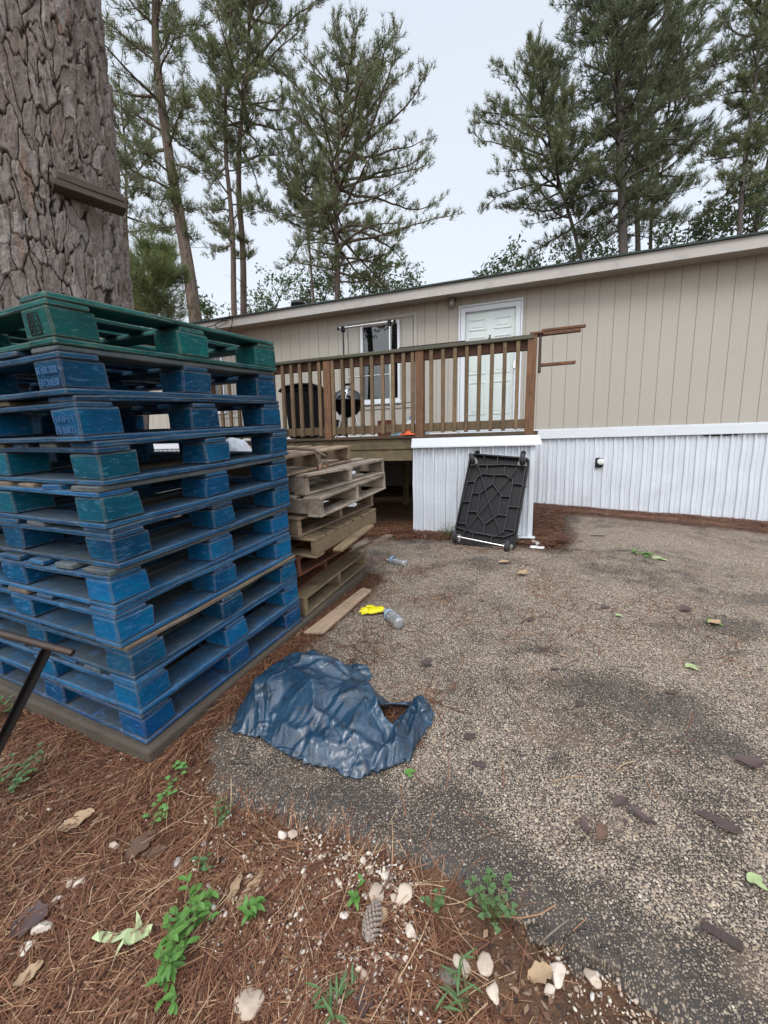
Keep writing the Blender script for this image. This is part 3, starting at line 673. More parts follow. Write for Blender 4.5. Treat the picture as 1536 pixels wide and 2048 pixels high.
def sheet(name, xs, ys, zf, mat, keep=None, attrs=None):
    X, Y = np.meshgrid(xs, ys, indexing='ij'); Z = zf(X, Y); nx, ny = X.shape
    V = np.stack([X, Y, Z], -1).reshape(-1, 3); idx = np.arange(nx * ny).reshape(nx, ny)
    Fq = np.stack([idx[:-1, :-1], idx[1:, :-1], idx[1:, 1:], idx[:-1, 1:]], -1)
    if keep is not None:
        K = keep(X, Y); kk = K[:-1, :-1] & K[1:, :-1] & K[1:, 1:] & K[:-1, 1:]; Fq = Fq[kk]
    Fq = Fq.reshape(-1, 4)
    at_ = {k: f(X, Y).ravel() for k, f in (attrs or {}).items()}
    if keep is not None:
        used = np.unique(Fq); mp = -np.ones(len(V), int); mp[used] = np.arange(len(used)); V = V[used]; Fq = mp[Fq]; at_ = {k: a[used] for k, a in at_.items()}
    return np_mesh(name, V, Fq, mat, None, True, at_)
def sp_range(a, b, near, step, grow=1.12):
    """coordinates dense inside near=(lo,hi), growing outside"""
    lo, hi = near; c = list(np.arange(lo, hi + step, step)); s = step
    while c[-1] < b: s *= grow; c.append(c[-1] + s)
    s = step
    while c[0] > a: s *= grow; c.insert(0, c[0] - s)
    return np.array(c)
gx = sp_range(-300, 300, (-2.6, 3.2), .03); gy = sp_range(-60, 400, (-.2, 5.5), .03)
def zground(X, Y):
    near = np.exp(-((X / 6) ** 2 + ((Y - 2) / 6) ** 2))
    return tz(X, Y) + near * ((snoise(X, Y, 3, 3, 6.0) - .5) * .03 + (snoise(X, Y, 5, 2, 26.0) - .5) * .012)
tag(sheet('ground', gx, gy, zground, M_ground), kind='structure')
# driveway: outline measured on the ground
pts_px = [(400, 1545), (393, 1600), (455, 1632), (520, 1642), (560, 1668), (620, 1672), (700, 1700), (780, 1742), (850, 1760), (930, 1802), (1010, 1850), (1100, 1905), (1150, 1955), (1215, 1965), (1260, 2010), (1325, 2060)]
outl = [ground(*p).xy for p in pts_px]
last = outl[-1]
outl += [Vector((last.x + .35, last.y - .30)), Vector((1.5, -.6)), Vector((9, -.6)), Vector((12, 3.0))]
wallp = lambda s, d: (HB + HX * s + HN * d).xy
outl += [wallp(7.5, -1.15), wallp(3.0, -1.0), wallp(1.6, -.85), wallp(.70, -.72)]
outl += [(DB_ + HX * .25 + HN * .2).xy, (DB_ + HX * .1 - HN * .22).xy, (DB_ + HX * -1.0 - HN * .30).xy, (DB_ + HX * -2.2 - HN * .25).xy]
sA = C0 + SR * 1.95 + SLv * .10; sB = C0 + SR * .6 + SLv * .12; sC = C0 + SR * .12 - SLv * .12
outl += [sA.xy + Vector((-.3, .6)), sA.xy, sB.xy, sC.xy]
PO = np.array([[p.x, p.y] for p in outl])
def poly_sd(X, Y, P):
    """signed distance to polygon, positive inside"""
    X = np.asarray(X, float); Y = np.asarray(Y, float); d = np.full(X.shape, 1e9); ins = np.zeros(X.shape, bool); n = len(P)
    for i in range(n):
        ax, ay = P[i]; bx, by = P[(i + 1) % n]; ex, ey = bx - ax, by - ay
        t = np.clip(((X - ax) * ex + (Y - ay) * ey) / (ex * ex + ey * ey + 1e-12), 0, 1)
        d = np.minimum(d, np.hypot(X - ax - t * ex, Y - ay - t * ey))
        cnd = ((ay > Y) != (by > Y)) & (X < (bx - ax) * (Y - ay) / (by - ay + 1e-12) + ax); ins ^= cnd
    return np.where(ins, d, -d)
def drive_sd(X, Y): return poly_sd(X, Y, PO) + (snoise(X, Y, 9, 4, 7.0) - .5) * .07
def zdrive(X, Y):
    sd_ = drive_sd(X, Y); t = np.clip((sd_ + .005) / .07, 0, 1); t = t * t * (3 - 2 * t)
    return tz(X, Y) - .018 + .050 * t + (snoise(X, Y, 15, 3, 1.6) - .5) * .02 * t + (snoise(X, Y, 16, 2, 40.) - .5) * .006 * np.clip(1 - sd_ / .2, 0.2, 1)
STN = [(1190, 1385, .26, .13, .9), (1330, 1430, .24, .14, .9), (1440, 1500, .20, .12, .8), (1100, 1310, .25, .06, .7), (1430, 1260, .5, .10, .6), (1520, 1210, .5, .12, .6), (820, 1090, .5, .14, .6), (1000, 1130, .4, .12, .5), (1060, 1040, .2, .3, .5), (1300, 1110, .8, .10, .25), (690, 1610, .28, .07, .7), (900, 1740, .22, .07, .7), (1150, 1870, .16, .05, .6), (1400, 1960, .2, .06, .4), (560, 1590, .15, .08, .5)]
STW = [(ground(a, b).x, ground(a, b).y, c, d, e) for a, b, c, d, e in STN]
def stain(X, Y):
    r = np.zeros(X.shape)
    for cx_, cy_, sx_, sy_, am in STW: r = np.maximum(r, am * np.exp(-((X - cx_) / sx_) ** 2 - ((Y - cy_) / sy_) ** 2))
    return r
dx = sp_range(-1.6, 11, (-1.2, 2.6), .02, 1.03); dy = sp_range(-.5, 6.6, (.3, 3.0), .02, 1.03)
tag(sheet('driveway', dx, dy, zdrive, M_gravel, keep=lambda X, Y: drive_sd(X, Y) > -.03, attrs={'stain': stain, 'rim': lambda X, Y: np.clip(1 - drive_sd(X, Y) / (.12 + .28 * snoise(X, Y, 21, 3, 3.0)), 0, 1)}), kind='structure')
def gd(px, py, dz=0.0): return ground(px, py, .034 + dz)
def surf(x, y):
    x = np.asarray(x, float); y = np.asarray(y, float)
    return np.where(drive_sd(x, y) > .01, np.maximum(zdrive(x, y), zground(x, y)), zground(x, y))

# ------------------------------------------------------------------ concrete pad under the pallets
def stk(r, l, h): return C0 + SR * r + SLv * l + SU * h
pad = MB(); n = 40
top = []; ob = []
edge = [(-.012, -.022), (1.86, -.018), (1.86, 2.2), (-.012, 2.2)]
pad.prism(edge, -.30, -.004)
po_ = pad.build('concrete_pad', M_conc, None, .012, 2); po_.matrix_world = Matrix.Translation(C0) @ SROT.to_4x4()
tag(po_, 'long low concrete pad under both stacks of pallets', 'concrete pad')

# ------------------------------------------------------------------ pallets
M_baredeck = [raw_wood('worn_blue_grey_board', (.13, .14, .135), (.075, .095, .10), dark=(.02, .05, .09), stain=.8, axis=(6, 50, 50)), raw_wood('bare_brown_board', (.20, .15, .105), (.11, .085, .06), dark=(.03, .05, .075), stain=.5, axis=(6, 50, 50))]
def block_pallet(label, mat, M, seed, group, wood_bits=False):
    random.seed(seed)
    e = empty('wooden_pallet', M.to_translation(), label, 'pallet', group, rot=M.to_3x3())
    Lx, Ly = 1.016, 1.219; t = .019; bh = .088
    z1 = t; z2 = z1 + bh; z3 = z2 + .018; z4 = z3 + t
    def P(name, a, b_, j=.003, mt=mat, bev=.004):
        # boards get a few cuts along their length so that they can sag and chip
        o = MB(); x0, y0, z0 = a; x1, y1, zz = b_
        ln = 0 if (x1 - x0) > (y1 - y0) else 1; n = 7 if max(x1 - x0, y1 - y0) > .5 else 1
        vs = []; bow = random.uniform(-.007, .005) if z0 > .1 else random.uniform(-.002, .002)
        for k in range(n + 1):
            f = k / n; s_ = bow * math.sin(math.pi * f)
            for (u, w) in ((0, 0), (1, 0), (1, 1), (0, 1)):
                jj = [random.uniform(-j, j) for _ in range(3)]
                if ln == 0: vs.append((x0 + (x1 - x0) * f + (jj[0] if k in (0, n) else 0), y0 + (y1 - y0) * u + jj[1], z0 + (zz - z0) * w + jj[2] * .5 + s_))
                else: vs.append((x0 + (x1 - x0) * (1 - u) + jj[0], y0 + (y1 - y0) * f + (jj[1] if k in (0, n) else 0), z0 + (zz - z0) * w + jj[2] * .5 + s_))
        fs = [(0, 3, 2, 1), (4 * n, 4 * n + 1, 4 * n + 2, 4 * n + 3)]
        for k in range(n):
            for q in range(4): fs.append((4 * k + q, 4 * k + (q + 1) % 4, 4 * k + 4 + (q + 1) % 4, 4 * k + 4 + q))
        o.add(vs, fs); return o.build(name, mt, e, bev)
    for bx in (0, Lx / 2 - .072, Lx - .145):
        for by in (0, Ly / 2 - .072, Ly - .145): P('block', (bx + .002, by + .002, z1 + .0005), (bx + .143, by + .143, z2 - .0005), .006, M_blue[2] if (seed in (106, 107) and bx == 0) else mat, .005)
    for bx in (0, Lx / 2 - .06, Lx - .12): P('stringer_board', (bx, .0, z2), (bx + .12, Ly, z3), .002)
    ws = [.14, .10, .10, .14, .10, .10, .14]; gap = (Ly - sum(ws)) / 6; y = 0
    for k, w in enumerate(ws):
        x_0, x_1 = random.uniform(-.003, .006), Lx + random.uniform(-.006, .003)
        if random.random() < .12 and 0 < k < 6: x_0 += random.uniform(.05, .2)
        P('deck_board', (x_0, y, z3 + .0005), (x_1, y + w, z4), .0035, mat if (random.random() > .45 or mat is M_green) else random.choice(M_baredeck)); y += w + gap
    for by in (0, Ly / 2 - .05, Ly - .10 - .04): P('bottom_board', (.0, by, .0), (Lx, by + (.10 if .1 < by < Ly - .2 else .14), z1 - .0005), .002)
    for bx in (0, Lx - .12): P('bottom_board', (bx, .143, .0005), (bx + .12, Ly - .145, z1 - .001), .002)
    return e
fx = [111, 131, 165, 206, 210, 238, 232, 242, 268, 283, 291][::-1]; fy = [690, 780, 882, 976, 1060, 1143, 1224, 1300, 1365, 1430, 1480][::-1]
rx = [556, 553, 561, 575, 576, 576, 577, 587, 595, 597, 601][::-1]; ry = [742, 792, 855, 907, 960, 1010, 1065, 1114, 1159, 1207, 1248][::-1]
def nearest(px, py, P):
    r = ray(px, py).normalized(); return O + r * (P - O).dot(r)
mats_b = [M_blue[3], M_blue[0], M_blue[1], M_blue[0], M_blue[0], M_blue[1], M_blue[0], M_blue[1], M_blue[1], M_blue[1], M_green]
labels_b = ['violet blue pallet at the very bottom of the tall stack on the concrete pad',
            'blue pallet with a grey dusty deck, second from the bottom of the tall stack',
            'dark blue pallet behind the black pipe, third from the bottom of the tall stack',
            'blue pallet with a split bare wood corner, fourth from bottom of the tall stack',
            'bright blue pallet with torn bare top board, fifth from bottom of the tall stack',
            'dark blue pallet with a cracked front corner block, middle of the tall stack',
            'worn teal pallet with bare deck board ends, fifth from the top of the tall stack',
            'pallet with a scuffed teal corner block, fourth from the top of the tall stack',
            'dark blue pallet with scratched white lettering, third from the top of the tall stack',
            'dark blue pallet directly under the green pallet in the tall stack', 'dark green pallet with a black stamp, topmost of the tall stack']
H_ = .1455
for i in range(11):
    P0_ = stk(0, 0, i * H_); P1_ = stk(1.016, 0, i * H_)
    a = nearest(fx[i], fy[i], P0_) - P0_; b_ = nearest(rx[i], ry[i], P1_) - P1_
    ar, al = a.dot(SR), a.dot(SLv); br, bl = b_.dot(SR), b_.dot(SLv)
    ang = max(-.06, min(.06, (bl - al) / 1.016)); r_ = max(-.09, min(.09, ar)); l_ = max(-.06, min(.06, al))
    Mx = Matrix.Translation(stk(r_, l_, i * H_)) @ (SROT.to_4x4() @ Matrix.Rotation(ang, 4, 'Z'))
    e = block_pallet(labels_b[i], mats_b[i], Mx, 100 + i, 'blue and green pallets in the tall stack')
    if i == 10:   # black stamp on the front left corner block
        mk = MB(); w, h = .060, .062; u0, v0 = .05, .032
        def bar(u, v, uu, vv): mk.box((-.0025, u, v), (.0012, uu, vv))
        for a4 in ((u0, v0, u0 + w, v0 + .003), (u0, v0 + h - .003, u0 + w, v0 + h), (u0, v0, u0 + .003, v0 + h), (u0 + w - .003, v0, u0 + w, v0 + h), (u0 + .028, v0, u0 + .031, v0 + h)): bar(*a4)
        for k in range(4):
            z = v0 + .007 + k * .0135
            for q in range(3):
                y_ = u0 + .033 + q * .0085; bar(y_, z, y_ + .002, z + .010)
                if (k + q) % 2: bar(y_, z + .008, y_ + .006, z + .010)
                else: bar(y_, z, y_ + .006, z + .002); bar(y_ + .004, z, y_ + .006, z + .006)
            bar(u0 + .006 + (k % 2) * .006, z, u0 + .009 + (k % 2) * .006, z + .011); bar(u0 + .006, z + .004, u0 + .022, z + .006)
        mk.build('stamp', plain('black_stencil_ink', (.012, .02, .018), .8), e)
    if i in (9, 8):   # faint white stencilled marks
        mk = MB()
        random.seed(i)
        for row in range(2):
            y_ = .02
            while y_ < .115:
                z = .028 + row * .036; w_ = .009
                for seg in range(5):
                    if random.random() < .62:
                        s_ = [(0, 0, .003, .018), (w_ - .003, 0, w_, .018), (0, 0, w_, .003), (0, .009, w_, .012), (0, .018, w_, .021)][seg]
                        mk.box((-.0024, y_ + s_[0], z + s_[1]), (.001, y_ + s_[2], z + s_[3]))
                y_ += .0135
        mk.build('stencilled_marks', plain('faded_white_ink', (.045, .13, .28), .8), e)

def stringer_pallet(label, mat, M, seed, Lx=.92, Ly=1.1, H=.12):
    random.seed(seed)
    e = empty('wooden_pallet', M.to_translation(), label, 'pallet', 'bare wood pallets in the low stack', rot=M.to_3x3())
    t = .016
    def J(): return random.uniform(-.003, .003)
    for bx in (0, Lx / 2 - .019, Lx - .038): MB().box((bx + .001, 0.004, t), (bx + .037, Ly - .004, H - t), jit=.0015).build('stringer', mat, e, .003)
    ws = [.125, .09, .09, .09, .09, .09, .125]; gap = (Ly - sum(ws)) / 6; y = 0
    for w in ws:
        MB().box((J(), y + J(), H - t + .0005), (Lx + J(), y + w + J(), H), jit=.0015).build('deck_board', mat, e, .003); y += w + gap
    for y in (0, Ly / 2 - .05, Ly - .10): MB().box((J(), y + J(), 0), (Lx + J(), y + .10, t - .0005), jit=.0015).build('bottom_board', mat, e, .003)
    return e
# (r0, l0, h, yaw, mat, Lx, rotated, label)
wp = [(1.08, .00, .000, .02, 2, .92, 0, 'yellowish pallet at the bottom of the low stack of bare pallets'),
      (1.10, .10, .125, .045, 3, .88, 0, 'dark red brown pallet, second from the bottom of the low stack'),
      (1.10, .045, .250, -.055, 3, .86, 0, 'brown pallet under the yellow boarded one in the low stack'),
      (1.13, -.075, .375, -.02, 2, .90, 1, 'pallet showing a solid yellow side board in the low stack'),
      (1.12, .03, .500, -.07, 0, .95, 0, 'shadowed brown pallet just above the yellow sided one in the low stack'),
      (1.17, -.11, .625, -.005, 1, .98, 0, 'grey pallet with writing on its edge board, third from the top of the low stack'),
      (1.20, .005, .750, -.12, 1, .96, 0, 'pale grey pallet sticking out second from the top of the low stack'),
      (.98 + .08, .085, .875, -.02, 0, .86, 0, 'pale pallet with a broken branch on it, topmost of the low stack')]
for k, (r0, l0, h0, yaw, mi, Lx, rot, lab) in enumerate(wp):
    Mx = Matrix.Translation(stk(r0, l0, h0 + .001)) @ SROT.to_4x4() @ Matrix.Rotation(yaw, 4, 'Z')
    if rot: Mx = Mx @ Matrix.Translation((0, 0, 0)) @ Matrix.Rotation(-math.pi / 2, 4, 'Z') @ Matrix.Translation((-.98, 0, 0))
    stringer_pallet(lab, M_wood[mi], Mx, 300 + k, Lx if not rot else .98, 1.1 if not rot else .86, .122)
WT = .875 + .125
for k, (r0, l0, h0, yaw, ln) in enumerate(((1.30, -.16, .370, .05, .55), (1.62, -.13, .246, -.10, .50), (1.15, -.05, .873, -.20, .42))):
    o = MB().box((0, 0, 0), (ln, .07, .013), jit=.004).build('loose_slat', M_wood[(2, 0, 1)[k]], None, .002); o.matrix_world = Matrix.Translation(stk(r0, l0, h0 + .006)) @ SROT.to_4x4() @ Matrix.Rotation(yaw, 4, 'Z') @ Matrix.Rotation((-.03, .04, .02)[k], 4, 'Y')
    tag(o, ['loose yellowish slat wedged above the brown pallet in the low stack', 'loose brown slat sticking out near the bottom of the low stack', 'loose grey slat near the top of the low stack beside the branch'][k], 'slat', 'loose slats in the low stack')

# ------------------------------------------------------------------ giant pine trunk with plated bark
def worley(U, V, seed, pu=None):
    """F1, F2 and cell id of jittered cells on arrays; pu wraps U"""
    i = np.floor(U).astype(int); j = np.floor(V).astype(int); F1 = np.full(U.shape, 9.); F2 = np.full(U.shape, 9.); ID = np.zeros(U.shape)
    def h(a, b, k):
        n = (a * 73856093 ^ b * 19349663 ^ (k + seed) * 83492791) & 0xffffffff; n = ((n ^ (n >> 13)) * 1274126177) & 0xffffffff
        return ((n ^ (n >> 16)) & 0xffff) / 65535.
    for a in (-1, 0, 1):
        for b in (-1, 0, 1):
            ii = i + a; jj = j + b; wi = ii % pu if pu else ii
            d = np.maximum(np.abs(U - ii - h(wi, jj, 1)) * 1.15, np.abs(V - jj - h(wi, jj, 2)) * .75) + .35 * np.hypot(U - ii - h(wi, jj, 1), V - jj - h(wi, jj, 2)); id_ = h(wi, jj, 3)
            m1 = d < F1; F2 = np.where(m1, F1, np.minimum(F2, d)); ID = np.where(m1, id_, ID); F1 = np.where(m1, d, F1)
    return F1, F2, ID
TC = Vector((-2.45, 3.03, 0)); tr0, ztop = .50, 8.5
na, nz_ = 760, 900
_av = RAD(-51); _d = np.linspace(-1, 1, na, endpoint=False); _ang = _av + np.pi * np.sign(_d) * (np.abs(_d) * .62 + .38 * np.abs(_d) ** 4)
_z = np.concatenate([np.linspace(.1, 1.7, 60, endpoint=False), np.linspace(1.7, 6.6, nz_ - 90, endpoint=False), np.linspace(6.6, ztop, 30)])
A, Zt = np.meshgrid(_ang, _z, indexing='ij')
cellsU = 38
U_ = (A / (2 * np.pi) * cellsU) % cellsU; V_ = Zt * 5.6
U_w = U_ + (snoise(Zt * 3.1, A * 3, 31, 3, 1.3) - .5) * 1.0; V_w = V_ + (snoise(A * 5.3, V_ * .8, 33, 4, 1.3) - .5) * 2.1
F1, F2, ID = worley(U_w, V_w, 3, cellsU); e1 = np.clip((F2 - F1) / .26, 0, 1)
G1, G2, ID2 = worley(U_w * 2.3 + .3 * V_w, V_w * 1.6, 9, None); e2 = np.clip((G2 - G1) / .22, 0, 1)
pm = np.clip(e1 * 2.4, 0, 1) ** .6
flk = np.floor(snoise(A * 9, Zt * 7, 43, 4, 1.6) * 7) / 7
h_ = pm * (.022 + (ID - .5) * .018 + flk * .020 + (ID2 - .5) * .008 * np.clip(e2 * 4, 0, 1)) + (snoise(A * 40, Zt * 26, 41, 4, 1.0) - .5) * .007
h_ += .016 * pm * (np.modf(V_w + 9)[0] - .5) * (ID > .3)
rad = tr0 * (1 + .22 * np.exp(-(Zt - .2) * 1.6)) - .010 * (Zt - 1) + h_ + .02 * np.sin(A * 3 + Zt * .3)
X_ = TC.x + .010 * (Zt) + rad * np.cos(A); Y_ = TC.y + rad * np.sin(A)
Vv = np.stack([X_, Y_, Zt], -1).reshape(-1, 3); idx = np.arange(na * nz_).reshape(na, nz_); nxt = np.roll(idx, -1, 0)
Fq = np.stack([idx[:, :-1], nxt[:, :-1], nxt[:, 1:], idx[:, 1:]], -1).reshape(-1, 4)
mb = MT('plated_pine_bark', rough=.9, spec=.2); v = mb.co()
pl = mb.attr('plate'); cv = mb.attr('crev')
c = mb.ramp(pl, [(0, (.15, .122, .105)), (.35, (.26, .222, .20)), (.55, (.21, .165, .135)), (.75, (.33, .295, .27)), (.9, (.22, .185, .165)), (1, (.29, .18, .12))])
st_ = mb.noise(1, mb.n('ShaderNodeMapping', {'Vector': v, 'Scale': (40, 40, 14)}).outputs[0], 5, .7)
c = mb.mix(mb.math('MULTIPLY', mb.step(st_, .45, .7), .5), c, (.12, .095, .085))
c = mb.mix(mb.math('MULTIPLY', mb.step(mb.noise(2.2, v, 4, .6), .5, .7), .35), c, (.30, .28, .27))
c = mb.mix(mb.step(cv, .0, .34, .95, 0), c, (.030, .021, .018))
mb.color(c); mb.bump(mb.math('ADD', st_, mb.noise(90, v, 4, .7)), .010, .8)
giant = empty('pine_tree', (TC.x, TC.y, .3), 'huge pine trunk with thick plated bark behind the tall pallet stack', 'pine tree')
o = np_mesh('trunk', Vv - np.array([TC.x, TC.y, .3]), Fq, mb.m, giant, True, {'plate': (ID * .6 + ID2 * .4).ravel(), 'crev': (e1 * (.5 + .5 * e2)).ravel()})
# board fixed to the trunk
a_ = at(104, 352, 2.66); b2 = at(252, 408, 2.92); b2.z = a_.z
dirb = (b2 - a_).normalized(); up_ = Vector((0, 0, 1)); nb = dirb.cross(up_).normalized()
Mb = Matrix((dirb, -nb, up_)).transposed().to_4x4(); Mb.translation = a_
bo = MB().box((0, -.02, -.05), ((b2 - a_).length, .10, -.012), jit=.002).box((0.02, -.022, -.012), ((b2 - a_).length - .01, .015, .03), jit=.002).build('nailed_board', raw_wood('dark_board_wood', (.075, .060, .048), (.05, .040, .032), stain=.4, axis=(6, 60, 60)), None, .004)
bo.matrix_world = Mb; tag(bo, 'dark weathered board fixed to the huge pine trunk above the pallets', 'board')

# ------------------------------------------------------------------ tarp heap
def uprj(px, py, z): r = ray(px, py); return O + r * ((z - CAM_H) / r.z)
def zpx(x, y): return 400 + x / 2.844, 1180 + y / 2.844
tout = [(180,840),(205,700),(262,600),(330,520),(400,450),(530,370),(625,318),(670,310),(740,350),(830,378),(890,362),(950,380),(978,440),(962,510),(935,548),(990,575),(1060,618),(1110,648),(1150,618),(1270,600),(1310,660),(1340,720),(1322,800),(1262,880),(1200,1005),(1120,1045),(1000,1085),(900,1110),(830,1112),(740,1068),(600,1040),(480,980),(330,890),(250,862)]
def tproj(x, y):
    px, py = zpx(x, y); zz = .225 + .11 * (1 - min(1, max(0, (y - 320) / 700)))
    P = uprj(px, py, zz + .02); zz2 = float(tz(P.x, P.y)) + .012 + .075 * (1 - min(1, max(0, (y - 320) / 560))); return uprj(px, py, zz2)
TP = np.array([tproj(*p)[:2] for p in tout])
# a sheet larger than this outline is pushed together and dropped on a low lumpy heap (cloth solver), then kept as a plain mesh
def cloth_heap(G=1.20, st=.0105, bend=1.5, pin=9, dome_h=.10, seed=3, frames=60, amp=.10):
    cen = TP.mean(0); xs_ = np.arange(TP[:, 0].min() - .02, TP[:, 0].max() + .02, st); ys_ = np.arange(TP[:, 1].min() - .02, TP[:, 1].max() + .02, st)
    X, Y = np.meshgrid(xs_, ys_, indexing='ij'); sd = poly_sd(X, Y, TP); K = sd > 0
    idx = np.arange(X.size).reshape(X.shape); kk = K[:-1, :-1] & K[1:, :-1] & K[1:, 1:] & K[:-1, 1:]
    Fq = np.stack([idx[:-1, :-1], idx[1:, :-1], idx[1:, 1:], idx[:-1, 1:]], -1)[kk]
    used = np.unique(Fq); mp = -np.ones(X.size, int); mp[used] = np.arange(len(used)); Fq = mp[Fq]
    x = X.ravel()[used]; y = Y.ravel()[used]; s_ = sd.ravel()[used]; n = len(x)
    E_ = np.sort(np.concatenate([Fq[:, [k, (k + 1) % 4]] for k in range(4)]), axis=1); ue, cnt = np.unique(E_, axis=0, return_counts=True)
    bnd = np.unique(ue[cnt == 1]); bnd = bnd[np.argsort(np.arctan2(y[bnd] - cen[1], x[bnd] - cen[0]))]
    gz = surf(x, y) + .006
    rest = np.stack([cen[0] + (x - cen[0]) * G, cen[1] + (y - cen[1]) * G, np.zeros(n)], -1)
    start = np.stack([rest[:, 0], rest[:, 1], gz + .14 + (snoise(x, y, seed, 3, 7.) - .5) * amp], -1)
    end = np.stack([x, y, gz + .004], -1)
    me = bpy.data.meshes.new('cloth'); me.from_pydata(rest.tolist(), [], Fq.tolist()); ob = bpy.data.objects.new('cloth', me); col.objects.link(ob)
    ob.shape_key_add(name='Basis'); k1 = ob.shape_key_add(name='start'); k2 = ob.shape_key_add(name='end')
    k1.data.foreach_set('co', start.astype(np.float32).ravel()); k2.data.foreach_set('co', end.astype(np.float32).ravel())
    for k, v0, v1 in ((k1, 1, 0), (k2, 0, 1)):
        k.value = v0; k.keyframe_insert('value', frame=1); k.value = v1; k.keyframe_insert('value', frame=35)
    vg = ob.vertex_groups.new(name='pin'); vg.add([int(b) for b in bnd[::pin]], 1.0, 'REPLACE')
    cm = ob.modifiers.new('c', 'CLOTH'); cs = cm.settings; cs.vertex_group_mass = 'pin'; cs.quality = 7; cs.mass = .15
    cs.tension_stiffness = 60; cs.compression_stiffness = 60; cs.shear_stiffness = 25; cs.bending_stiffness = bend; cs.tension_damping = 8; cs.air_damping = 2
    cs.rest_shape_key = ob.data.shape_keys.key_blocks['Basis']
    cc = cm.collision_settings; cc.use_self_collision = True; cc.self_distance_min = .003; cc.distance_min = .003; cc.collision_quality = 3
    cm.point_cache.frame_start = 1; cm.point_cache.frame_end = frames + 5
    GX, GY = np.meshgrid(np.linspace(-1.2, .8, 140), np.linspace(.9, 2.7, 140), indexing='ij'); gsd = poly_sd(GX, GY, TP)
    dm = np.zeros(GX.shape)
    for c_x, c_y, rr, hh in HUMPS: dm = np.maximum(dm, hh * np.exp(-(((GX - c_x) ** 2 + (GY - c_y) ** 2) / rr ** 2) ** 1.2))
    GZ = surf(GX, GY) + dm * dome_h * np.clip(gsd / .06, 0, 1)
    for c_x, c_y, rr, hh in DENTS: GZ = GZ - hh * np.exp(-(((GX - c_x) ** 2 + (GY - c_y) ** 2) / rr ** 2)) * (gsd > 0)
    GZ = np.maximum(GZ, surf(GX, GY)); id2 = np.arange(GX.size).reshape(GX.shape); F2_ = np.stack([id2[:-1, :-1], id2[1:, :-1], id2[1:, 1:], id2[:-1, 1:]], -1).reshape(-1, 4)
    mg = bpy.data.meshes.new('heap'); mg.from_pydata(np.stack([GX, GY, GZ], -1).reshape(-1, 3).tolist(), [], F2_.tolist()); og = bpy.data.objects.new('heap', mg); col.objects.link(og)
    og.modifiers.new('k', 'COLLISION'); og.collision.thickness_outer = .004; og.collision.cloth_friction = 15
    sc.frame_start = 1; sc.frame_end = frames + 5
    for f in range(1, frames + 1): sc.frame_set(f)
    ev = ob.evaluated_get(bpy.context.evaluated_depsgraph_get()); m2 = ev.to_mesh(); co = np.zeros(len(m2.vertices) * 3, np.float32); m2.vertices.foreach_get('co', co)
    ev.to_mesh_clear(); bpy.data.objects.remove(ob); bpy.data.objects.remove(og); sc.frame_set(1)
    return co.reshape(-1, 3), Fq
HUMPS = [(*tproj(x, y)[:2], r, h) for x, y, r, h in ((420,620,.14,1.0),(560,520,.14,1.15),(720,500,.12,1.1),(660,700,.16,1.15),(850,700,.15,1.0),(900,860,.13,.8),(560,860,.13,.6),(720,960,.12,.6),(640,370,.07,.6),(950,440,.05,.7),(1270,680,.045,.9),(1230,850,.05,.7),(1150,980,.06,.6),(1020,620,.06,.5))]
DENTS = [(*tproj(1120, 760)[:2], .07, .12), (*tproj(850, 420)[:2], .09, .10), (*tproj(350, 760)[:2], .05, .08)]
TV, TF = cloth_heap(bend=5.0, st=.0090, pin=6, G=1.13, dome_h=.125, amp=.12)
cre = [([(280,580),(430,530),(600,450),(770,432)], .020, .012), ([(600,512),(780,478),(920,580),(1000,690),(1010,790),(1095,905)], .026, .014),
       ([(460,540),(560,610),(640,700),(652,860)], .022, .013), ([(650,860),(720,880),(830,960),(1000,1010),(1130,990)], .022, .012),
       ([(400,820),(520,780),(640,700)], .014, .010), ([(970,700),(900,830),(870,930)], .015, .010), ([(318,610),(330,760),(352,905)], .026, .016),
       ([(600,580),(740,640),(850,650)], .013, .008), ([(680,860),(640,900),(610,1000)], .014, .010), ([(1200,760),(1105,860),(1110,960)], .018, .010),
       ([(1262,620),(1245,700),(1205,850),(1190,1000)], .024, .012), ([(640,560),(700,520),(860,560),(905,590)], .013, .008), ([(840,1000),(900,985),(940,1030)], .016, .010),
       ([(740,1040),(860,1070),(1000,1060)], .016, .010), ([(760,770),(880,720),(960,700)], .010, .009), ([(450,880),(560,930),(640,900)], .012, .011), ([(700,330),(760,420),(900,470)], -.02, .014)]
_dz = np.zeros(len(TV)); _wx = TV[:, 0] + (snoise(TV[:, 0], TV[:, 1], 51, 3, 9) - .5) * .03; _wy = TV[:, 1] + (snoise(TV[:, 0], TV[:, 1], 52, 3, 9) - .5) * .03
for pl_, a_, w_ in cre:
    q_ = [tproj(*p)[:2] for p in pl_]; d_ = np.full(len(TV), 9.)
    for (x0, y0), (x1, y1) in zip(q_[:-1], q_[1:]):
        ex, ey = x1 - x0, y1 - y0; t_ = np.clip(((_wx - x0) * ex + (_wy - y0) * ey) / (ex * ex + ey * ey), 0, 1); d_ = np.minimum(d_, np.hypot(_wx - x0 - t_ * ex, _wy - y0 - t_ * ey))
    _dz += a_ * np.exp(-d_ / w_)
_dz *= np.clip(poly_sd(TV[:, 0], TV[:, 1], TP) / .03, 0, 1)
TV = TV + np.stack([_dz * 0, _dz * 0, _dz], -1)
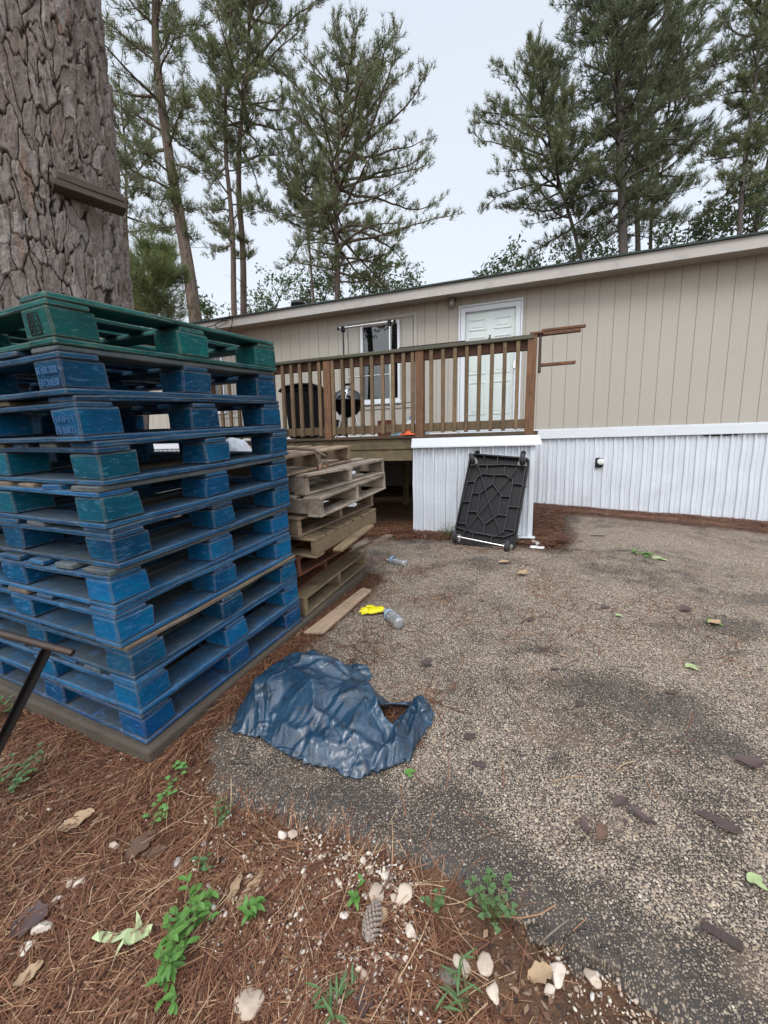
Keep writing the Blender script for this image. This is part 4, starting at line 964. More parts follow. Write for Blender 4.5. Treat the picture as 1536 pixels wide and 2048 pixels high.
# open hollow in the loose end, showing straw below
HOL = np.array([tproj(*p)[:2] for p in ((1015, 770), (1075, 715), (1120, 705), (1195, 700), (1165, 760), (1110, 830), (1090, 890), (1045, 850))])
_c = TV[TF].mean(1); _in = poly_sd(_c[:, 0], _c[:, 1], HOL) > 0
_dh = poly_sd(TV[:, 0], TV[:, 1], HOL); TV[:, 2] += .022 * np.exp(-(np.abs(_dh) / .018) ** 2)
TF = TF[~_in]; _uu = np.unique(TF); _mm = -np.ones(len(TV), int); _mm[_uu] = np.arange(len(_uu)); TV = TV[_uu]; TF = _mm[TF]
mt = MT('wet_blue_tarp', rough=.30, spec=.75); v = mt.co()
f1 = mt.noise(5, v, 5, .65); f2 = mt.noise(18, v, 5, .7)
c = mt.mix(mt.step(f1, .3, .7), (.010, .033, .066), (.024, .064, .112))
c = mt.mix(mt.math('MULTIPLY', mt.step(f2, .50, .64), .75), c, (.010, .018, .028))
c = mt.mix(mt.math('MULTIPLY', mt.step(mt.noise(45, v, 4, .8), .62, .72), .4), c, (.10, .08, .055))
mt.color(c); mt.rough(mt.step(mt.noise(9, v, 4), .3, .7, .18, .42))
wv = mt.n('ShaderNodeTexWave', {'Vector': v, 'Scale': 150.0, 'Distortion': 1.0}, bands_direction='X').outputs['Fac']
rd = mt.math('ABSOLUTE', mt.math('SUBTRACT', mt.noise(4.2, v, 2, .4, .8), .5)); rd2 = mt.math('ABSOLUTE', mt.math('SUBTRACT', mt.noise(9.5, v, 2, .4, .5), .5))
mt.bump(mt.math('ADD', mt.math('ADD', mt.math('MULTIPLY', mt.math('SUBTRACT', 1.0, mt.step(rd, 0, .035)), 1.0), mt.math('MULTIPLY', mt.math('SUBTRACT', 1.0, mt.step(rd2, 0, .03)), .18)), mt.math('MULTIPLY', mt.noise(60, v, 4, .7), .12)), .006, .55)
tarp = np_mesh('tarp', TV, TF, mt.m, None, True)
sm = tarp.modifiers.new('sub', 'SUBSURF'); sm.levels = sm.render_levels = 1
sm = tarp.modifiers.new('thick', 'SOLIDIFY'); sm.thickness = .0015
tag(tarp, 'crumpled wet blue tarpaulin heap lying on the gravel', 'tarp')

# ------------------------------------------------------------------ platform cart leaning on the deck skirting
bl = gd(912, 1086, .0); br = gd(1032, 1104, .0)
pl_top = DB_ + HN * -.095
tl = atp(934, 903, pl_top, HN); tr_ = atp(1056, 918, pl_top, HN)
print('cart', bl, br, tl, tr_, (br - bl).length, (tl - bl).length, (tr_ - tl).length)
ex = ((br - bl) + (tr_ - tl)).normalized(); ey = ((tl - bl) + (tr_ - br)); ey = (ey - ex * ey.dot(ex)).normalized(); ez = ex.cross(ey)
ctr = (bl + br + tl + tr_) / 4; CW = ((br - bl).length + (tr_ - tl).length) / 2; CH = ((tl - bl).length + (tr_ - br).length) / 2
Mc = Matrix((ex, ey, ez)).transposed().to_4x4(); Mc.translation = ctr
# the lowest point of the cart must touch the ground
cart = empty('platform_cart', ctr - ey * CH / 2, 'black plastic platform cart leaning underside out against the deck skirting', 'cart', rot=Mc.to_3x3())
q4 = np.array([(430, 285), (1195, 360), (1040, 1430), (255, 1250)], float)
A_ = []; bb = []
for (x, y), (u, w) in zip(q4, ((-CW/2, CH), (CW/2, CH), (CW/2, 0), (-CW/2, 0))): A_.append([x, y, 1]); bb.append([u, w])
aff, *_ = np.linalg.lstsq(np.array(A_), np.array(bb), rcond=None)
def cl(x, y): u, w = np.array([x, y, 1.]) @ aff; return float(u), float(w)
def rib_poly(mb, pts, z0, z1, th=.008):
    P = [Vector((*cl(*p), 0)) for p in pts]
    for a, b_ in zip(P[:-1], P[1:]):
        d = (b_ - a); L_ = d.length; d.normalize(); n_ = Vector((-d.y, d.x, 0)) * th / 2
        a2 = a - d * .002; b2_ = b_ + d * .002
        mb.add([a2 - n_ + Vector((0, 0, z0)), b2_ - n_ + Vector((0, 0, z0)), b2_ + n_ + Vector((0, 0, z0)), a2 + n_ + Vector((0, 0, z0)), a2 - n_ + Vector((0, 0, z1)), b2_ - n_ + Vector((0, 0, z1)), b2_ + n_ + Vector((0, 0, z1)), a2 + n_ + Vector((0, 0, z1))],
               [(0,3,2,1),(4,5,6,7),(0,1,5,4),(1,2,6,5),(2,3,7,6),(3,0,4,7)])
def rrect(w, h, r, n=6):
    o_ = []
    for cx_, cy_, a0 in ((w/2-r, h-r, 0), (-w/2+r, h-r, 90), (-w/2+r, r, 180), (w/2-r, r, 270)):
        for k in range(n + 1): a = RAD(a0 + 90 * k / n); o_.append((cx_ + r * math.cos(a), cy_ + r * math.sin(a)))
    return o_
MB().prism(rrect(CW, CH, .05), -.055, -.045).build('deck_plate', M_black, cart, .003)
rm = MB(); oo = rrect(CW, CH, .05); ii = rrect(CW - .03, CH - .03, .04); oo = [(x, y) for x, y in oo]; ii = [(x, y + .015) for x, y in ii]; n = len(oo)
vs = [(x, y, -.045) for x, y in oo] + [(x, y, 0) for x, y in oo] + [(x, y, 0) for x, y in ii] + [(x, y, -.045) for x, y in ii]
rm.add(vs, [(k * n + i, k * n + (i + 1) % n, (k + 1) * n + (i + 1) % n, (k + 1) * n + i) for k in range(3) for i in range(n)])
rm.build('rim', M_black, cart)
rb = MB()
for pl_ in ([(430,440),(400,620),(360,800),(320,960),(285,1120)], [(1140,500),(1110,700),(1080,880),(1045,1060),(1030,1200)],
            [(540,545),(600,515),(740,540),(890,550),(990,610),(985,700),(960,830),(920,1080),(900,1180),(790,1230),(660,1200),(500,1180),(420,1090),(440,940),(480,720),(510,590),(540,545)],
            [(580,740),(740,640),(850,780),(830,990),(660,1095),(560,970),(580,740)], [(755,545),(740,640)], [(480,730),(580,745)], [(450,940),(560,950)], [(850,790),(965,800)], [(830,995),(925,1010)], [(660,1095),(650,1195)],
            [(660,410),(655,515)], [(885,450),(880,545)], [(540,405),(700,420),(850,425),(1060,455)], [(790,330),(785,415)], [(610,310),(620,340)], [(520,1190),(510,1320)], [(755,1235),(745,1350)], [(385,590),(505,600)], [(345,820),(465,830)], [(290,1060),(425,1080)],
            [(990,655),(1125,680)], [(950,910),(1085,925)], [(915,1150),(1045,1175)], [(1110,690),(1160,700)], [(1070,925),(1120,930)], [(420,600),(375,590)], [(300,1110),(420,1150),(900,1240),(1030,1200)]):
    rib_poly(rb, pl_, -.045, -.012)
rb.build('rib', plain('rib_plastic', (.030, .030, .034), .45, spec=.3, var=.3, dirt=.3, dirtc=(.09, .085, .08)), cart, .0015)  # ribs paler than the plate: light caught on their tops put into colour
for pts_ in ([(520,380),(640,680),(700,850),(790,1050),(880,1240)], [(1040,480),(940,600),(700,850),(550,1010),(385,1205)]):
    MB().tube([(*cl(*p), -.006) for p in pts_], .0055, 8).build('cross_rod', M_blkmetal, cart)
M_zinc = plain('dull_zinc', (.22, .21, .20), .5, metal=.3, var=.3)
def wheel(u, w, ang, fixed):
    e = MB(); Mw = Matrix.Translation((u, w, .035)) @ Matrix.Rotation(ang, 4, 'Z') @ Matrix.Rotation(math.pi / 2, 4, 'Y')
    e.lathe([(.012, -.020), (.045, -.020), (.056, -.016), (.060, 0), (.056, .016), (.045, .020), (.012, .020)], 28, Mw); e.lathe([(.001, -.022), (.022, -.022), (.022, .022), (.001, .022)], 14, Mw)
    o_ = e.build('wheel', M_rubber, cart)
    br_ = MB()
    for s in (-1, 1): br_.box((s * .026 - .002, -.022, -.045), (s * .026 + .002, .022, .045), Matrix.Translation((u, w, 0)) @ Matrix.Rotation(ang, 4, 'Z'))
    br_.box((-.045, -.04, -.046), (.045, .04, -.042), Matrix.Translation((u, w, 0)) @ Matrix.Rotation(ang, 4, 'Z')); br_.build('caster_bracket', M_zinc, o_, .002)
u, w = cl(455, 345); wheel(u, w, .5, 0); u, w = cl(1105, 410); wheel(u, w, .05, 0)
u1, w1 = cl(298, 1225); wheel(u1, w1, .05, 1); u2, w2 = cl(955, 1350); wheel(u2, w2, .05, 1)
MB().tube([(u1 + .03, w1, .035), (u2 - .03, w2, .035)], .0075, 10).build('axle', M_silver, cart)
for px_ in ((510, 245), (1112, 310)):
    u, w = cl(*px_); MB().tube([(u, w - .05, -.03), (u, w, -.03)], .014, 10).lathe([(.001, -.024), (.018, -.02), (.026, 0), (.018, .02), (.001, .024)], 16, Matrix.Translation((u, w, -.03))).build('handle_socket', M_black, cart)

# ------------------------------------------------------------------ black steel frame at the left edge
f0 = at(-60, 1250, 1.20); f1_ = at(146, 1306, 1.20)
sf = empty('steel_frame', ground(-30, 1560), 'rusty black steel pipe on a flat angled leg at the left of the pallet stack', 'steel frame')
def rel(p): return p - sf.location
d_ = (f1_ - f0).normalized(); pipe = MB().tube([rel(f0), rel(f1_)], .0115, 14, cap=False).tube([rel(f1_), rel(f1_ - d_ * .03)], .0105, 14, cap=True).build('pipe', plain('rusty_black_pipe', (.055, .04, .033), .5, metal=.3, var=.4, vs=30, dirt=.5, dirtc=(.14, .06, .035)), sf)
la = at(97, 1298, 1.21); lb = ground(-48, 1590)
d_ = (lb - la).normalized(); wv_ = d_.cross(Vector((0, 1, 0))).normalized(); dn = d_.cross(wv_).normalized()
Ml = Matrix((wv_, dn, d_)).transposed().to_4x4(); Ml.translation = rel(la)
MB().box((-.013, -.003, 0), (.013, .003, (lb - la).length)).box((-.013, .003, 0), (-.009, .018, (lb - la).length)).build('leg', M_blkmetal, sf, .001).matrix_local = Ml

# ------------------------------------------------------------------ plank, glove, bottles beside the pad
pa, pb, pc, pd_ = gd(606, 1270), gd(648, 1272), gd(740, 1186), gd(722, 1178)
ax_ = ((pc - pb) + (pd_ - pa)).normalized(); L_ = (pc - pb).length
Mp = Matrix((ax_, Vector((0, 0, 1)).cross(ax_).normalized(), Vector((0, 0, 1)))).transposed().to_4x4()
ay_ = Vector((0, 0, 1)).cross(ax_).normalized(); az_ = ax_.cross(ay_); Mp = Matrix((ax_, ay_, az_)).transposed().to_4x4(); Mp.translation = pb + Vector((0, 0, .012))
pk = MB().prism([(0, 0), (L_, .0), (L_ + .02, .085), (-.05, .11)], 0, .018)
pk = pk.build('plank', raw_wood('pale_plank_wood', (.40, .29, .20), (.30, .21, .145), stain=.35, axis=(5, 60, 60)), None, .002); pk.matrix_world = Mp
tag(pk, 'loose pale plank lying on the ground beside the concrete pad', 'plank')
# yellow glove: palm with cuff and four fingers plus thumb
gp = gd(745, 1226)
gv = empty('glove', gp, 'flat bright yellow work glove beside the loose plank', 'glove')
m_y = plain('yellow_rubber', (.75, .66, .015), .4, var=.08)
def glove():
    g_ = MB()
    out_ = [(-.045, -.035), (-.01, -.042), (.05, -.04), (.085, -.033), (.095, 0), (.085, .034), (.05, .04), (0, .042), (-.04, .038)]
    n = len(out_); cs = (0.02, 0)
    rings = []
    for s, z in ((1, .0), (1.0, .008), (.92, .016), (.6, .020), (.2, .021)): rings.append([(cs[0] + (x - cs[0]) * s, cs[1] + (y - cs[1]) * s, z + .003 * math.sin(x * 60 + y * 40)) for x, y in out_])
    vs = [p for r in rings for p in r]
    g_.add(vs, [(k * n + i, k * n + (i + 1) % n, (k + 1) * n + (i + 1) % n, (k + 1) * n + i) for k in range(4) for i in range(n)] + [tuple(4 * n + i for i in range(n))], True)
    for y0, ln, a, bnd in ((-.030, .055, -.12, .2), (-.010, .065, -.03, -.1), (.010, .06, .06, .15), (.029, .048, .18, -.2)):
        pts_ = []; x, y = -.035, y0; ang = math.pi - a
        for k in range(5):
            pts_.append((x, y, .011)); ang += bnd * .3; x += math.cos(ang) * ln / 4; y += math.sin(ang) * ln / 4
        g_.tube(pts_, [.0105, .0105, .0100, .009, .005], 10)
    g_.tube([(.02, .035, .010), (-.005, .055, .012), (-.03, .062, .012), (-.045, .060, .012)], [.012, .0115, .0105, .005], 10)
    return g_
go = glove().build('glove_body', m_y, gv); go.rotation_euler = (RAD(4), RAD(-4), RAD(8)); go.location = (0, 0, .014); go.scale = (.88, .88, .9)
def bottle(name_, p, yaw, lab, capmat, squash=1.0, capon=True):
    e = empty(name_, p, lab, 'bottle')
    prof = [(.001, 0), (.026, .0), (.030, .006), (.031, .02), (.0285, .03), (.031, .04), (.031, .055), (.0285, .062), (.031, .07), (.0315, .11), (.030, .13), (.024, .155), (.013, .175), (.0125, .19)]
    Mx = Matrix.Rotation(yaw, 4, 'Z') @ Matrix.Translation((0, 0, .03 * squash)) @ Matrix.Rotation(math.pi / 2, 4, 'Y')
    b_ = MB().lathe(prof, 28, Matrix.Diagonal((1, 1, squash, 1)) @ Mx)
    b_.v = [(x + .003 * math.sin(z * 90 + x * 60), y + .002 * math.sin(x * 80), z) for x, y, z in b_.v]
    b_.build('bottle_body', M_bottle, e); e.scale = (1.15, 1.15, 1.15)
    MB().lathe([(.0300, .125), (.0318, .126), (.0300, .140), (.024, .150)], 28, Mx).build('paper_band', plain('label_band', (.30, .48, .72), .4, var=.3, vs=60), e)
    if capon: MB().lathe([(.0145, .178), (.0145, .194), (.001, .195)], 16, Mx).build('cap', capmat, e)
    return e
b1 = bottle('plastic_bottle', gd(800, 1258), 0, 'clear empty water bottle with pale blue label beside the yellow glove', M_white); bdir = gd(775, 1232) - gd(802, 1260); b1.rotation_euler = (0, 0, math.atan2(bdir.y, bdir.x))
b2_ = bottle('plastic_bottle', gd(812, 1132), 0, 'clear flattened water bottle lying alone on the gravel near the low pallets', M_white, .8, False); bdir = gd(778, 1122) - gd(812, 1132); b2_.rotation_euler = (0, 0, math.atan2(bdir.y, bdir.x))

# branch and bag on the low stack
bp = [stk(1.12, .30, WT + .03), stk(1.2, .22, WT + .035), stk(1.3, .13, WT + .03), stk(1.38, .05, WT + .015), stk(1.42, -.01, WT - .03)]
br = empty('broken_branch', stk(1.2, .2, WT), 'broken grey branch lying on top of the low pallet stack', 'branch')
bt = MB().tube([p - br.location for p in bp], [.006, .008, .009, .010, .008], 8)
bt.tube([bp[3] - br.location, stk(1.36, .0, WT - .06) - br.location, stk(1.37, -.02, WT - .10) - br.location], [.005, .004, .002], 6).tube([bp[2] - br.location, stk(1.36, .16, WT + .05) - br.location], [.005, .002], 6)
bt.build('stem', raw_wood('dead_twig', (.22, .17, .13), (.13, .10, .08)), br)
lf = MB()
for k in range(9):
    c_ = stk(1.37 + random.uniform(-.03, .03), -.02 + random.uniform(-.03, .03), WT - .05 - random.uniform(0, .09)) - br.location; a = random.uniform(0, 6)
    lf.add([c_, c_ + Vector((math.cos(a) * .02, math.sin(a) * .02, -.01)), c_ + Vector((math.cos(a + .6) * .03, math.sin(a + .6) * .03, -.045)), c_ + Vector((math.cos(a + 1.4) * .015, math.sin(a + 1.4) * .015, -.03))], [(0, 1, 2, 3)])
lf.build('leaf', plain('dry_leaf', (.20, .11, .07), .8, var=.4), br)
wb_ = blob('b', M_bag, .11, .09, .10, 12).build('plastic_bag', M_bag); wb_.location = stk(1.22, .55, WT + .002); tag(wb_, 'crumpled white plastic bag on the low stack seen through the tall stack', 'plastic bag')

# ------------------------------------------------------------------ trees beyond the house
def bark_mat(name, a, b_):
    m = MT(name, rough=.9, spec=.15); v = m.co()
    n1 = m.noise(1, m.n('ShaderNodeMapping', {'Vector': v, 'Scale': (26, 26, 6)}).outputs[0], 5, .75, .6)
    m.color(m.mix(m.step(n1, .35, .65), a, b_)); m.bump(n1, .03, 1); return m.m
M_bark = bark_mat('pine_bark', (.085, .060, .048), (.19, .145, .12)); M_bark2 = bark_mat('grey_pine_bark', (.07, .06, .052), (.15, .13, .115))
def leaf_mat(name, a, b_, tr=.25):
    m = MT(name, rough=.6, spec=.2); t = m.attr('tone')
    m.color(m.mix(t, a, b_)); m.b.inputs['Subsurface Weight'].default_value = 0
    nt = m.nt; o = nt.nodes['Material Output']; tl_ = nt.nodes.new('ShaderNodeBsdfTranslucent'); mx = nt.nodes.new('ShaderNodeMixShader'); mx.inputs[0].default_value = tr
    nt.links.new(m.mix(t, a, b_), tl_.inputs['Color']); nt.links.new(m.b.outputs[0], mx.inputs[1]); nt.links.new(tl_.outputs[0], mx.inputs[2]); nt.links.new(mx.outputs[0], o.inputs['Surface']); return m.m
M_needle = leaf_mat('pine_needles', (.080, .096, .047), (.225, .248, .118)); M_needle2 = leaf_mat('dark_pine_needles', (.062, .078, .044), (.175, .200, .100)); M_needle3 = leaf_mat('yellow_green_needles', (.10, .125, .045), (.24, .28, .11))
M_leaf = leaf_mat('broad_leaves', (.055, .085, .04), (.15, .20, .10), .35)
def tufts(P, D, L_, wdt, nn, rs):
    """P (n,3) tuft origins, D (n,3) directions -> triangles of needles fanned round D"""
    n = len(P); P = np.repeat(P, nn, 0); D = np.repeat(D, nn, 0); r = rs.normal(size=(n * nn, 3)); r /= np.linalg.norm(r, axis=1, keepdims=True)
    d = D + r * .85; d /= np.linalg.norm(d, axis=1, keepdims=True)
    s = np.cross(d, rs.normal(size=d.shape)); s /= np.linalg.norm(s, axis=1, keepdims=True) + 1e-9
    ln = (L_ * rs.uniform(.6, 1.15, n * nn))[:, None]; st_ = P + D * (rs.uniform(-.6, .4, n * nn)[:, None] * L_)
    V = np.stack([st_ - s * wdt * .5, st_ + s * wdt * .5, st_ + d * ln], 1).reshape(-1, 3)
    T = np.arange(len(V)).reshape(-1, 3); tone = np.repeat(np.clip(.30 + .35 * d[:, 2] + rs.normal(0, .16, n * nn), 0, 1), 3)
    return V, T, tone
def pine(spec, Y, px, r0, crown, nb, label, seed, needle=None, bark=None, group='pines beyond the mobile home', nl=.17, wd=.015, nn=15, dead=5, tdens=1.4, side=None, tip=.25):
    """px: trunk line in photograph pixels from base to top, standing at distance Y; crown: [(y pixel, reach left, reach right)]"""
    rs = np.random.default_rng(seed); pts = [at(x, y, Y) for x, y in px]
    base = pts[0].copy(); gz = float(tz(base.x, base.y)); d0 = pts[1] - pts[0]
    if base.z > gz: pts = [pts[0] + d0 * ((gz - .1 - base.z) / d0.z)] + pts
    A = np.array(pts); t = np.r_[0, np.cumsum(np.linalg.norm(np.diff(A, axis=0), axis=1))]; H = t[-1]
    e = empty('pine_tree', pts[0], label, 'pine tree', group); b0 = np.array(pts[0])
    def tp(h): return np.array([np.interp(h, t, A[:, k]) for k in range(3)])
    n = 26; hs = np.linspace(0, H, n); tr = MB()
    line = [tp(h) - b0 + np.r_[np.sin(h * .9 + seed) * .04, np.cos(h * 1.3 + seed) * .04, 0] for h in hs]
    tr.tube(line, [r0 * (1 - .80 * (h / H) ** 1.15) + (r0 * .25 * math.exp(-h * 2)) for h in hs], 10)
    k_ = Y / F; ys = [c[0] for c in crown]; zt = [at(px[0][0], y, Y).z for y in ys]; ordr = np.argsort(zt); zt = np.array(zt)[ordr]
    rl = np.array([c[1] for c in crown])[ordr] * k_; rr = np.array([c[2] for c in crown])[ordr] * k_
    zlo, zhi = zt[0], min(zt[-1], A[-1, 2] + .3); TPs = []; TDs = []
    for i in range(nb):
        z = zlo + (zhi - zlo) * ((i + rs.uniform(0, 1)) / nb) ** .9; h = np.interp(z, A[:, 2], t); o_ = tp(h) - b0
        az = i * 2.4 + rs.uniform(-.5, .5); c_ = math.cos(az); L1 = (np.interp(z, zt, rr) if c_ > 0 else np.interp(z, zt, rl)); L2 = (np.interp(z, zt, rr) + np.interp(z, zt, rl)) / 2
        ln = (abs(c_) * L1 + (1 - abs(c_)) * L2) * rs.uniform(.55, 1.15); ln = max(ln, .25)
        rel_ = (z - zlo) / max(.1, zhi - zlo); pitch = -.12 + .75 * rel_ + rs.uniform(-.15, .15); dirv = np.array([c_ * math.cos(pitch), math.sin(az) * math.cos(pitch), math.sin(pitch)])
        # the branch leaves lower down so that its tip reaches height z
        o_ = o_ - np.array([0, 0, max(0, math.sin(pitch)) * ln * .5])
        m_ = max(5, int(ln / .25)); q = [o_]; dd = dirv.copy()
        for s in range(m_):
            dd = dd + rs.normal(0, .13, 3) + np.array([0, 0, .025 if rel_ > .4 else .0]); dd /= np.linalg.norm(dd); q.append(q[-1] + dd * ln / m_)
        br_ = max(.012, min(r0 * .38, .016 + ln * .013)); tr.tube(q, [br_ * (1 - .8 * s / m_) for s in range(m_ + 1)], 5, cap=False)
        q = np.array(q)
        for s in range(int(m_ * .30), m_ + 1):
            for _ in range(2 if s < m_ else 3):
                sd = dd + rs.normal(0, .8, 3); sd[2] = abs(sd[2]) * .5; sd /= np.linalg.norm(sd); tl_ = rs.uniform(.25, .65) * (1 - .3 * s / m_) * min(1, ln / 1.2 + .3); a0 = q[s]; a1 = a0 + sd * tl_
                if rs.random() < .75: tr.tube([a0, a0 + sd * tl_ * .5 + rs.normal(0, .02, 3), a1], [.008, .006, .004], 4, cap=False)
                nt_ = max(2, int(tl_ / .10 * tdens))
                for w in range(nt_):
                    f = .25 + .75 * (w + rs.random()) / nt_; TPs.append(a0 + sd * tl_ * f + rs.normal(0, .05, 3)); TDs.append(sd * .6 + np.array([0, 0, .55]))
    for i in range(dead):      # dead snags under the crown
        h = rs.uniform(.35, .8) * np.interp(zlo, A[:, 2], t); o_ = tp(h) - b0; az = rs.uniform(0, 6.28); q = [o_]; dd = np.array([math.cos(az), math.sin(az), .1])
        for s in range(5): dd = dd + rs.normal(0, .2, 3); dd /= np.linalg.norm(dd); q.append(q[-1] + dd * .18)
        tr.tube(q, [.018, .014, .010, .007, .003, .002], 4, cap=False)
    tr.build('trunk', bark or M_bark, e)
    V, T, tone = tufts(np.array(TPs), np.array(TDs), nl, wd, nn, rs)
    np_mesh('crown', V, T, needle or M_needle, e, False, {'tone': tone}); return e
PN = [
 # name, Y, trunk pixels base->top, radius, crown, branches, label
 dict(Y=9.0, px=[(392,660),(378,560),(360,450),(345,360),(330,230),(315,90),(305,-120)], r0=.185, crown=[(480,90,20),(400,120,30),(250,130,50),(100,140,60),(-60,150,90)], nb=30, label='tall brown pine leaning left close behind the huge trunk', nl=.17, wd=.011, dead=7),
 dict(Y=14, px=[(270,610),(262,540),(253,450),(248,330),(240,150)], r0=.10, crown=[(480,60,60),(330,60,70),(200,40,60)], nb=22, label='thin pine between the huge trunk and the tall leaning pine', dead=3),
 dict(Y=15, px=[(471,650),(467,520),(452,330),(455,150),(462,-30)], r0=.14, crown=[(520,70,40),(430,60,60),(330,75,50),(200,80,60),(60,60,60),(-30,30,40)], nb=44, label='slender straight pine, left one of the twin trunks at the roof end', dead=4),
 dict(Y=15.6, px=[(489,650),(484,520),(478,400),(483,260),(494,100),(505,-120)], r0=.16, crown=[(330,60,110),(230,90,130),(130,100,140),(30,90,150),(-100,70,140)], nb=52, label='broad topped pine, right one of the twin trunks at the roof end', dead=4),
 dict(Y=17, px=[(628,640),(622,560),(617,430),(610,330)], r0=.09, crown=[(480,90,70),(400,90,60),(330,90,60),(280,40,40)], nb=34, label='thin pine standing between the twin pines and the wide pine', dead=4),
 dict(Y=14, px=[(672,630),(674,500),(672,400),(678,290),(688,190),(702,100)], r0=.14, crown=[(570,60,140),(500,80,185),(440,105,232),(370,105,210),(300,100,200),(220,95,160),(150,80,110),(100,45,50)], nb=84, tdens=1.15, label='wide spreading pine with long right branches above the deck', dead=3),
 dict(Y=14, px=[(1168,530),(1150,465),(1122,380),(1102,310),(1088,220),(1085,120)], r0=.10, crown=[(470,130,20),(420,170,40),(350,160,60),(280,130,60),(210,100,60),(140,55,50),(110,15,20)], nb=62, label='leaning pine with a bare lower trunk left of the dense pine clump', bark=M_bark2, dead=1),
 dict(Y=13, px=[(1250,515),(1244,420),(1240,330),(1236,190),(1230,40),(1226,-140)], r0=.19, crown=[(470,60,70),(400,90,100),(300,110,140),(200,110,150),(100,120,160),(0,110,160),(-120,80,110)], nb=96, label='large dark pine, thickest trunk of the clump above the right roof', needle='M_needle2', bark=M_bark2, tdens=1.2),
 dict(Y=15, px=[(1274,505),(1272,390),(1278,230),(1292,60),(1300,-100)], r0=.13, crown=[(440,50,60),(330,60,110),(200,60,120),(80,80,120),(-80,60,90)], nb=60, label='dark pine just right of the thickest trunk in the clump', needle='M_needle2', bark=M_bark2),
 dict(Y=16, px=[(1300,495),(1304,420),(1322,300),(1350,160),(1380,20)], r0=.10, crown=[(430,40,80),(330,50,110),(200,60,90),(60,60,70)], nb=46, label='thin pine leaning right at the right side of the dense clump', bark=M_bark2),
 dict(Y=12.5, px=[(1476,480),(1484,390),(1499,260),(1514,140),(1530,0),(1540,-100)], r0=.105, crown=[(420,60,60),(330,80,60),(250,60,60),(120,100,60),(30,120,60),(-80,70,60)], nb=46, label='slim pine with clear trunk leaning right near the right edge of the photo', bark=M_bark2),
 dict(Y=14, px=[(1510,480),(1522,400),(1545,280),(1560,120),(1570,-60)], r0=.11, crown=[(420,50,60),(300,60,60),(150,70,60),(0,80,60)], nb=36, label='dark pine at the far right edge behind the slim leaning pine', needle='M_needle2', bark=M_bark2),
]
for i, d in enumerate(PN):
    nd = {'M_needle2': M_needle2}.get(d.pop('needle', None), M_needle)
    pine(None, d.pop('Y'), d.pop('px'), d.pop('r0'), d.pop('crown'), d.pop('nb'), d.pop('label'), 500 + i, needle=nd, **d)
def leafy(name, Y, cpx, size, n, label, seed, cat='tree', lw=.075, mat=None, group='broadleaf trees beyond the mobile home', dens=2.6):
    """broadleaf tree: lobes at the given pixels, leaf sized quads spread through them, limbs running to the lobes"""
    rs = np.random.default_rng(seed); C_ = [np.array(at(x, y, Y + rs.uniform(-.8, .8))) for x, y, r in cpx]; Rr = [r * Y / F for x, y, r in cpx]
    bx = np.mean([c[0] for c in C_]); g_ = float(tz(bx, Y)); e = empty(name, (bx, Y, g_), label, cat, group); b0 = np.array([bx, Y, g_])
    tr = MB(); zt = min(c[2] for c in C_); top = np.array([bx, Y, max(g_ + .5, zt - .6)])
    tr.tube([np.zeros(3), (top - b0) * .5 + rs.normal(0, .05, 3), top - b0], [size, size * .8, size * .6], 8)
    for c, r in zip(C_, Rr): tr.tube([top - b0, (top + c) / 2 - b0 + rs.normal(0, .12, 3), c - b0], [size * .45, size * .3, .012], 6)
    P_ = []
    for c, r in zip(C_, Rr):
        m_ = int(n * dens * r * r); nc = max(8, int(m_ / 22)); cc_ = c + rs.normal(size=(nc, 3)) * np.array([.50, .50, .42]) * r
        for q in cc_: P_.append(q + rs.normal(size=(22, 3)) * .13)
        for q in cc_[::3]: tr.tube([c - b0, (c + q) / 2 - b0 + rs.normal(0, .05, 3), q - b0], [.018, .011, .004], 4, cap=False)
    P_ = np.concatenate(P_) - b0; k = len(P_); d = rs.normal(size=(k, 3)); d /= np.linalg.norm(d, axis=1, keepdims=True); s = np.cross(d, rs.normal(size=(k, 3))); s /= np.linalg.norm(s, axis=1, keepdims=True)
    l = lw * rs.uniform(.6, 1.3, k)[:, None]
    V = np.stack([P_ - d * l, P_ + s * l * .5, P_ + d * l, P_ - s * l * .5], 1).reshape(-1, 3); T = np.arange(len(V)).reshape(-1, 4)
    tr.build('trunk', M_bark2, e); np_mesh('crown', V, T, mat or M_leaf, e, False, {'tone': np.repeat(np.clip(rs.normal(.5, .25, k), 0, 1), 4)}); return e
leafy('broadleaf_tree', 19, [(620,585,40),(660,560,38),(640,615,30),(600,610,26)], .12, 230, 'pale green leafy tree low behind the roof between the pines', 701)
leafy('broadleaf_tree', 18, [(720,560,42),(770,545,40),(800,580,34),(745,590,36),(820,560,22)], .12, 230, 'pale green leafy tree low behind the roof right of the wide pine', 702)
leafy('broadleaf_tree', 18, [(1020,520,26),(1045,530,22),(990,535,22),(965,548,12),(1070,528,14)], .10, 300, 'small round leafy tree peeping over the roof left of the leaning pine', 703)
leafy('broadleaf_tree', 17, [(1195,480,34),(1225,500,34),(1170,505,26),(1125,500,26),(1140,520,20)], .12, 230, 'leafy tree behind the foot of the leaning pine', 704)
leafy('broadleaf_tree', 16, [(1380,460,40),(1430,440,40),(1340,475,34),(1400,480,40)], .13, 210, 'olive leafy tree over the right roof before the slim pine', 705)
leafy('broadleaf_tree', 14, [(1500,420,42),(1535,380,42),(1540,440,40),(1470,450,30)], .13, 210, 'dark leafy tree at the right edge over the roof', 706)
leafy('broadleaf_tree', 17, [(400,610,18),(415,625,14),(380,590,20)], .09, 300, 'small leafy tree low between tall leaning pine and the roof end', 707)
leafy('broadleaf_tree', 20, [(540,600,44),(500,625,34),(575,560,34)], .12, 200, 'grey green leafy tree low behind the twin pines', 708)
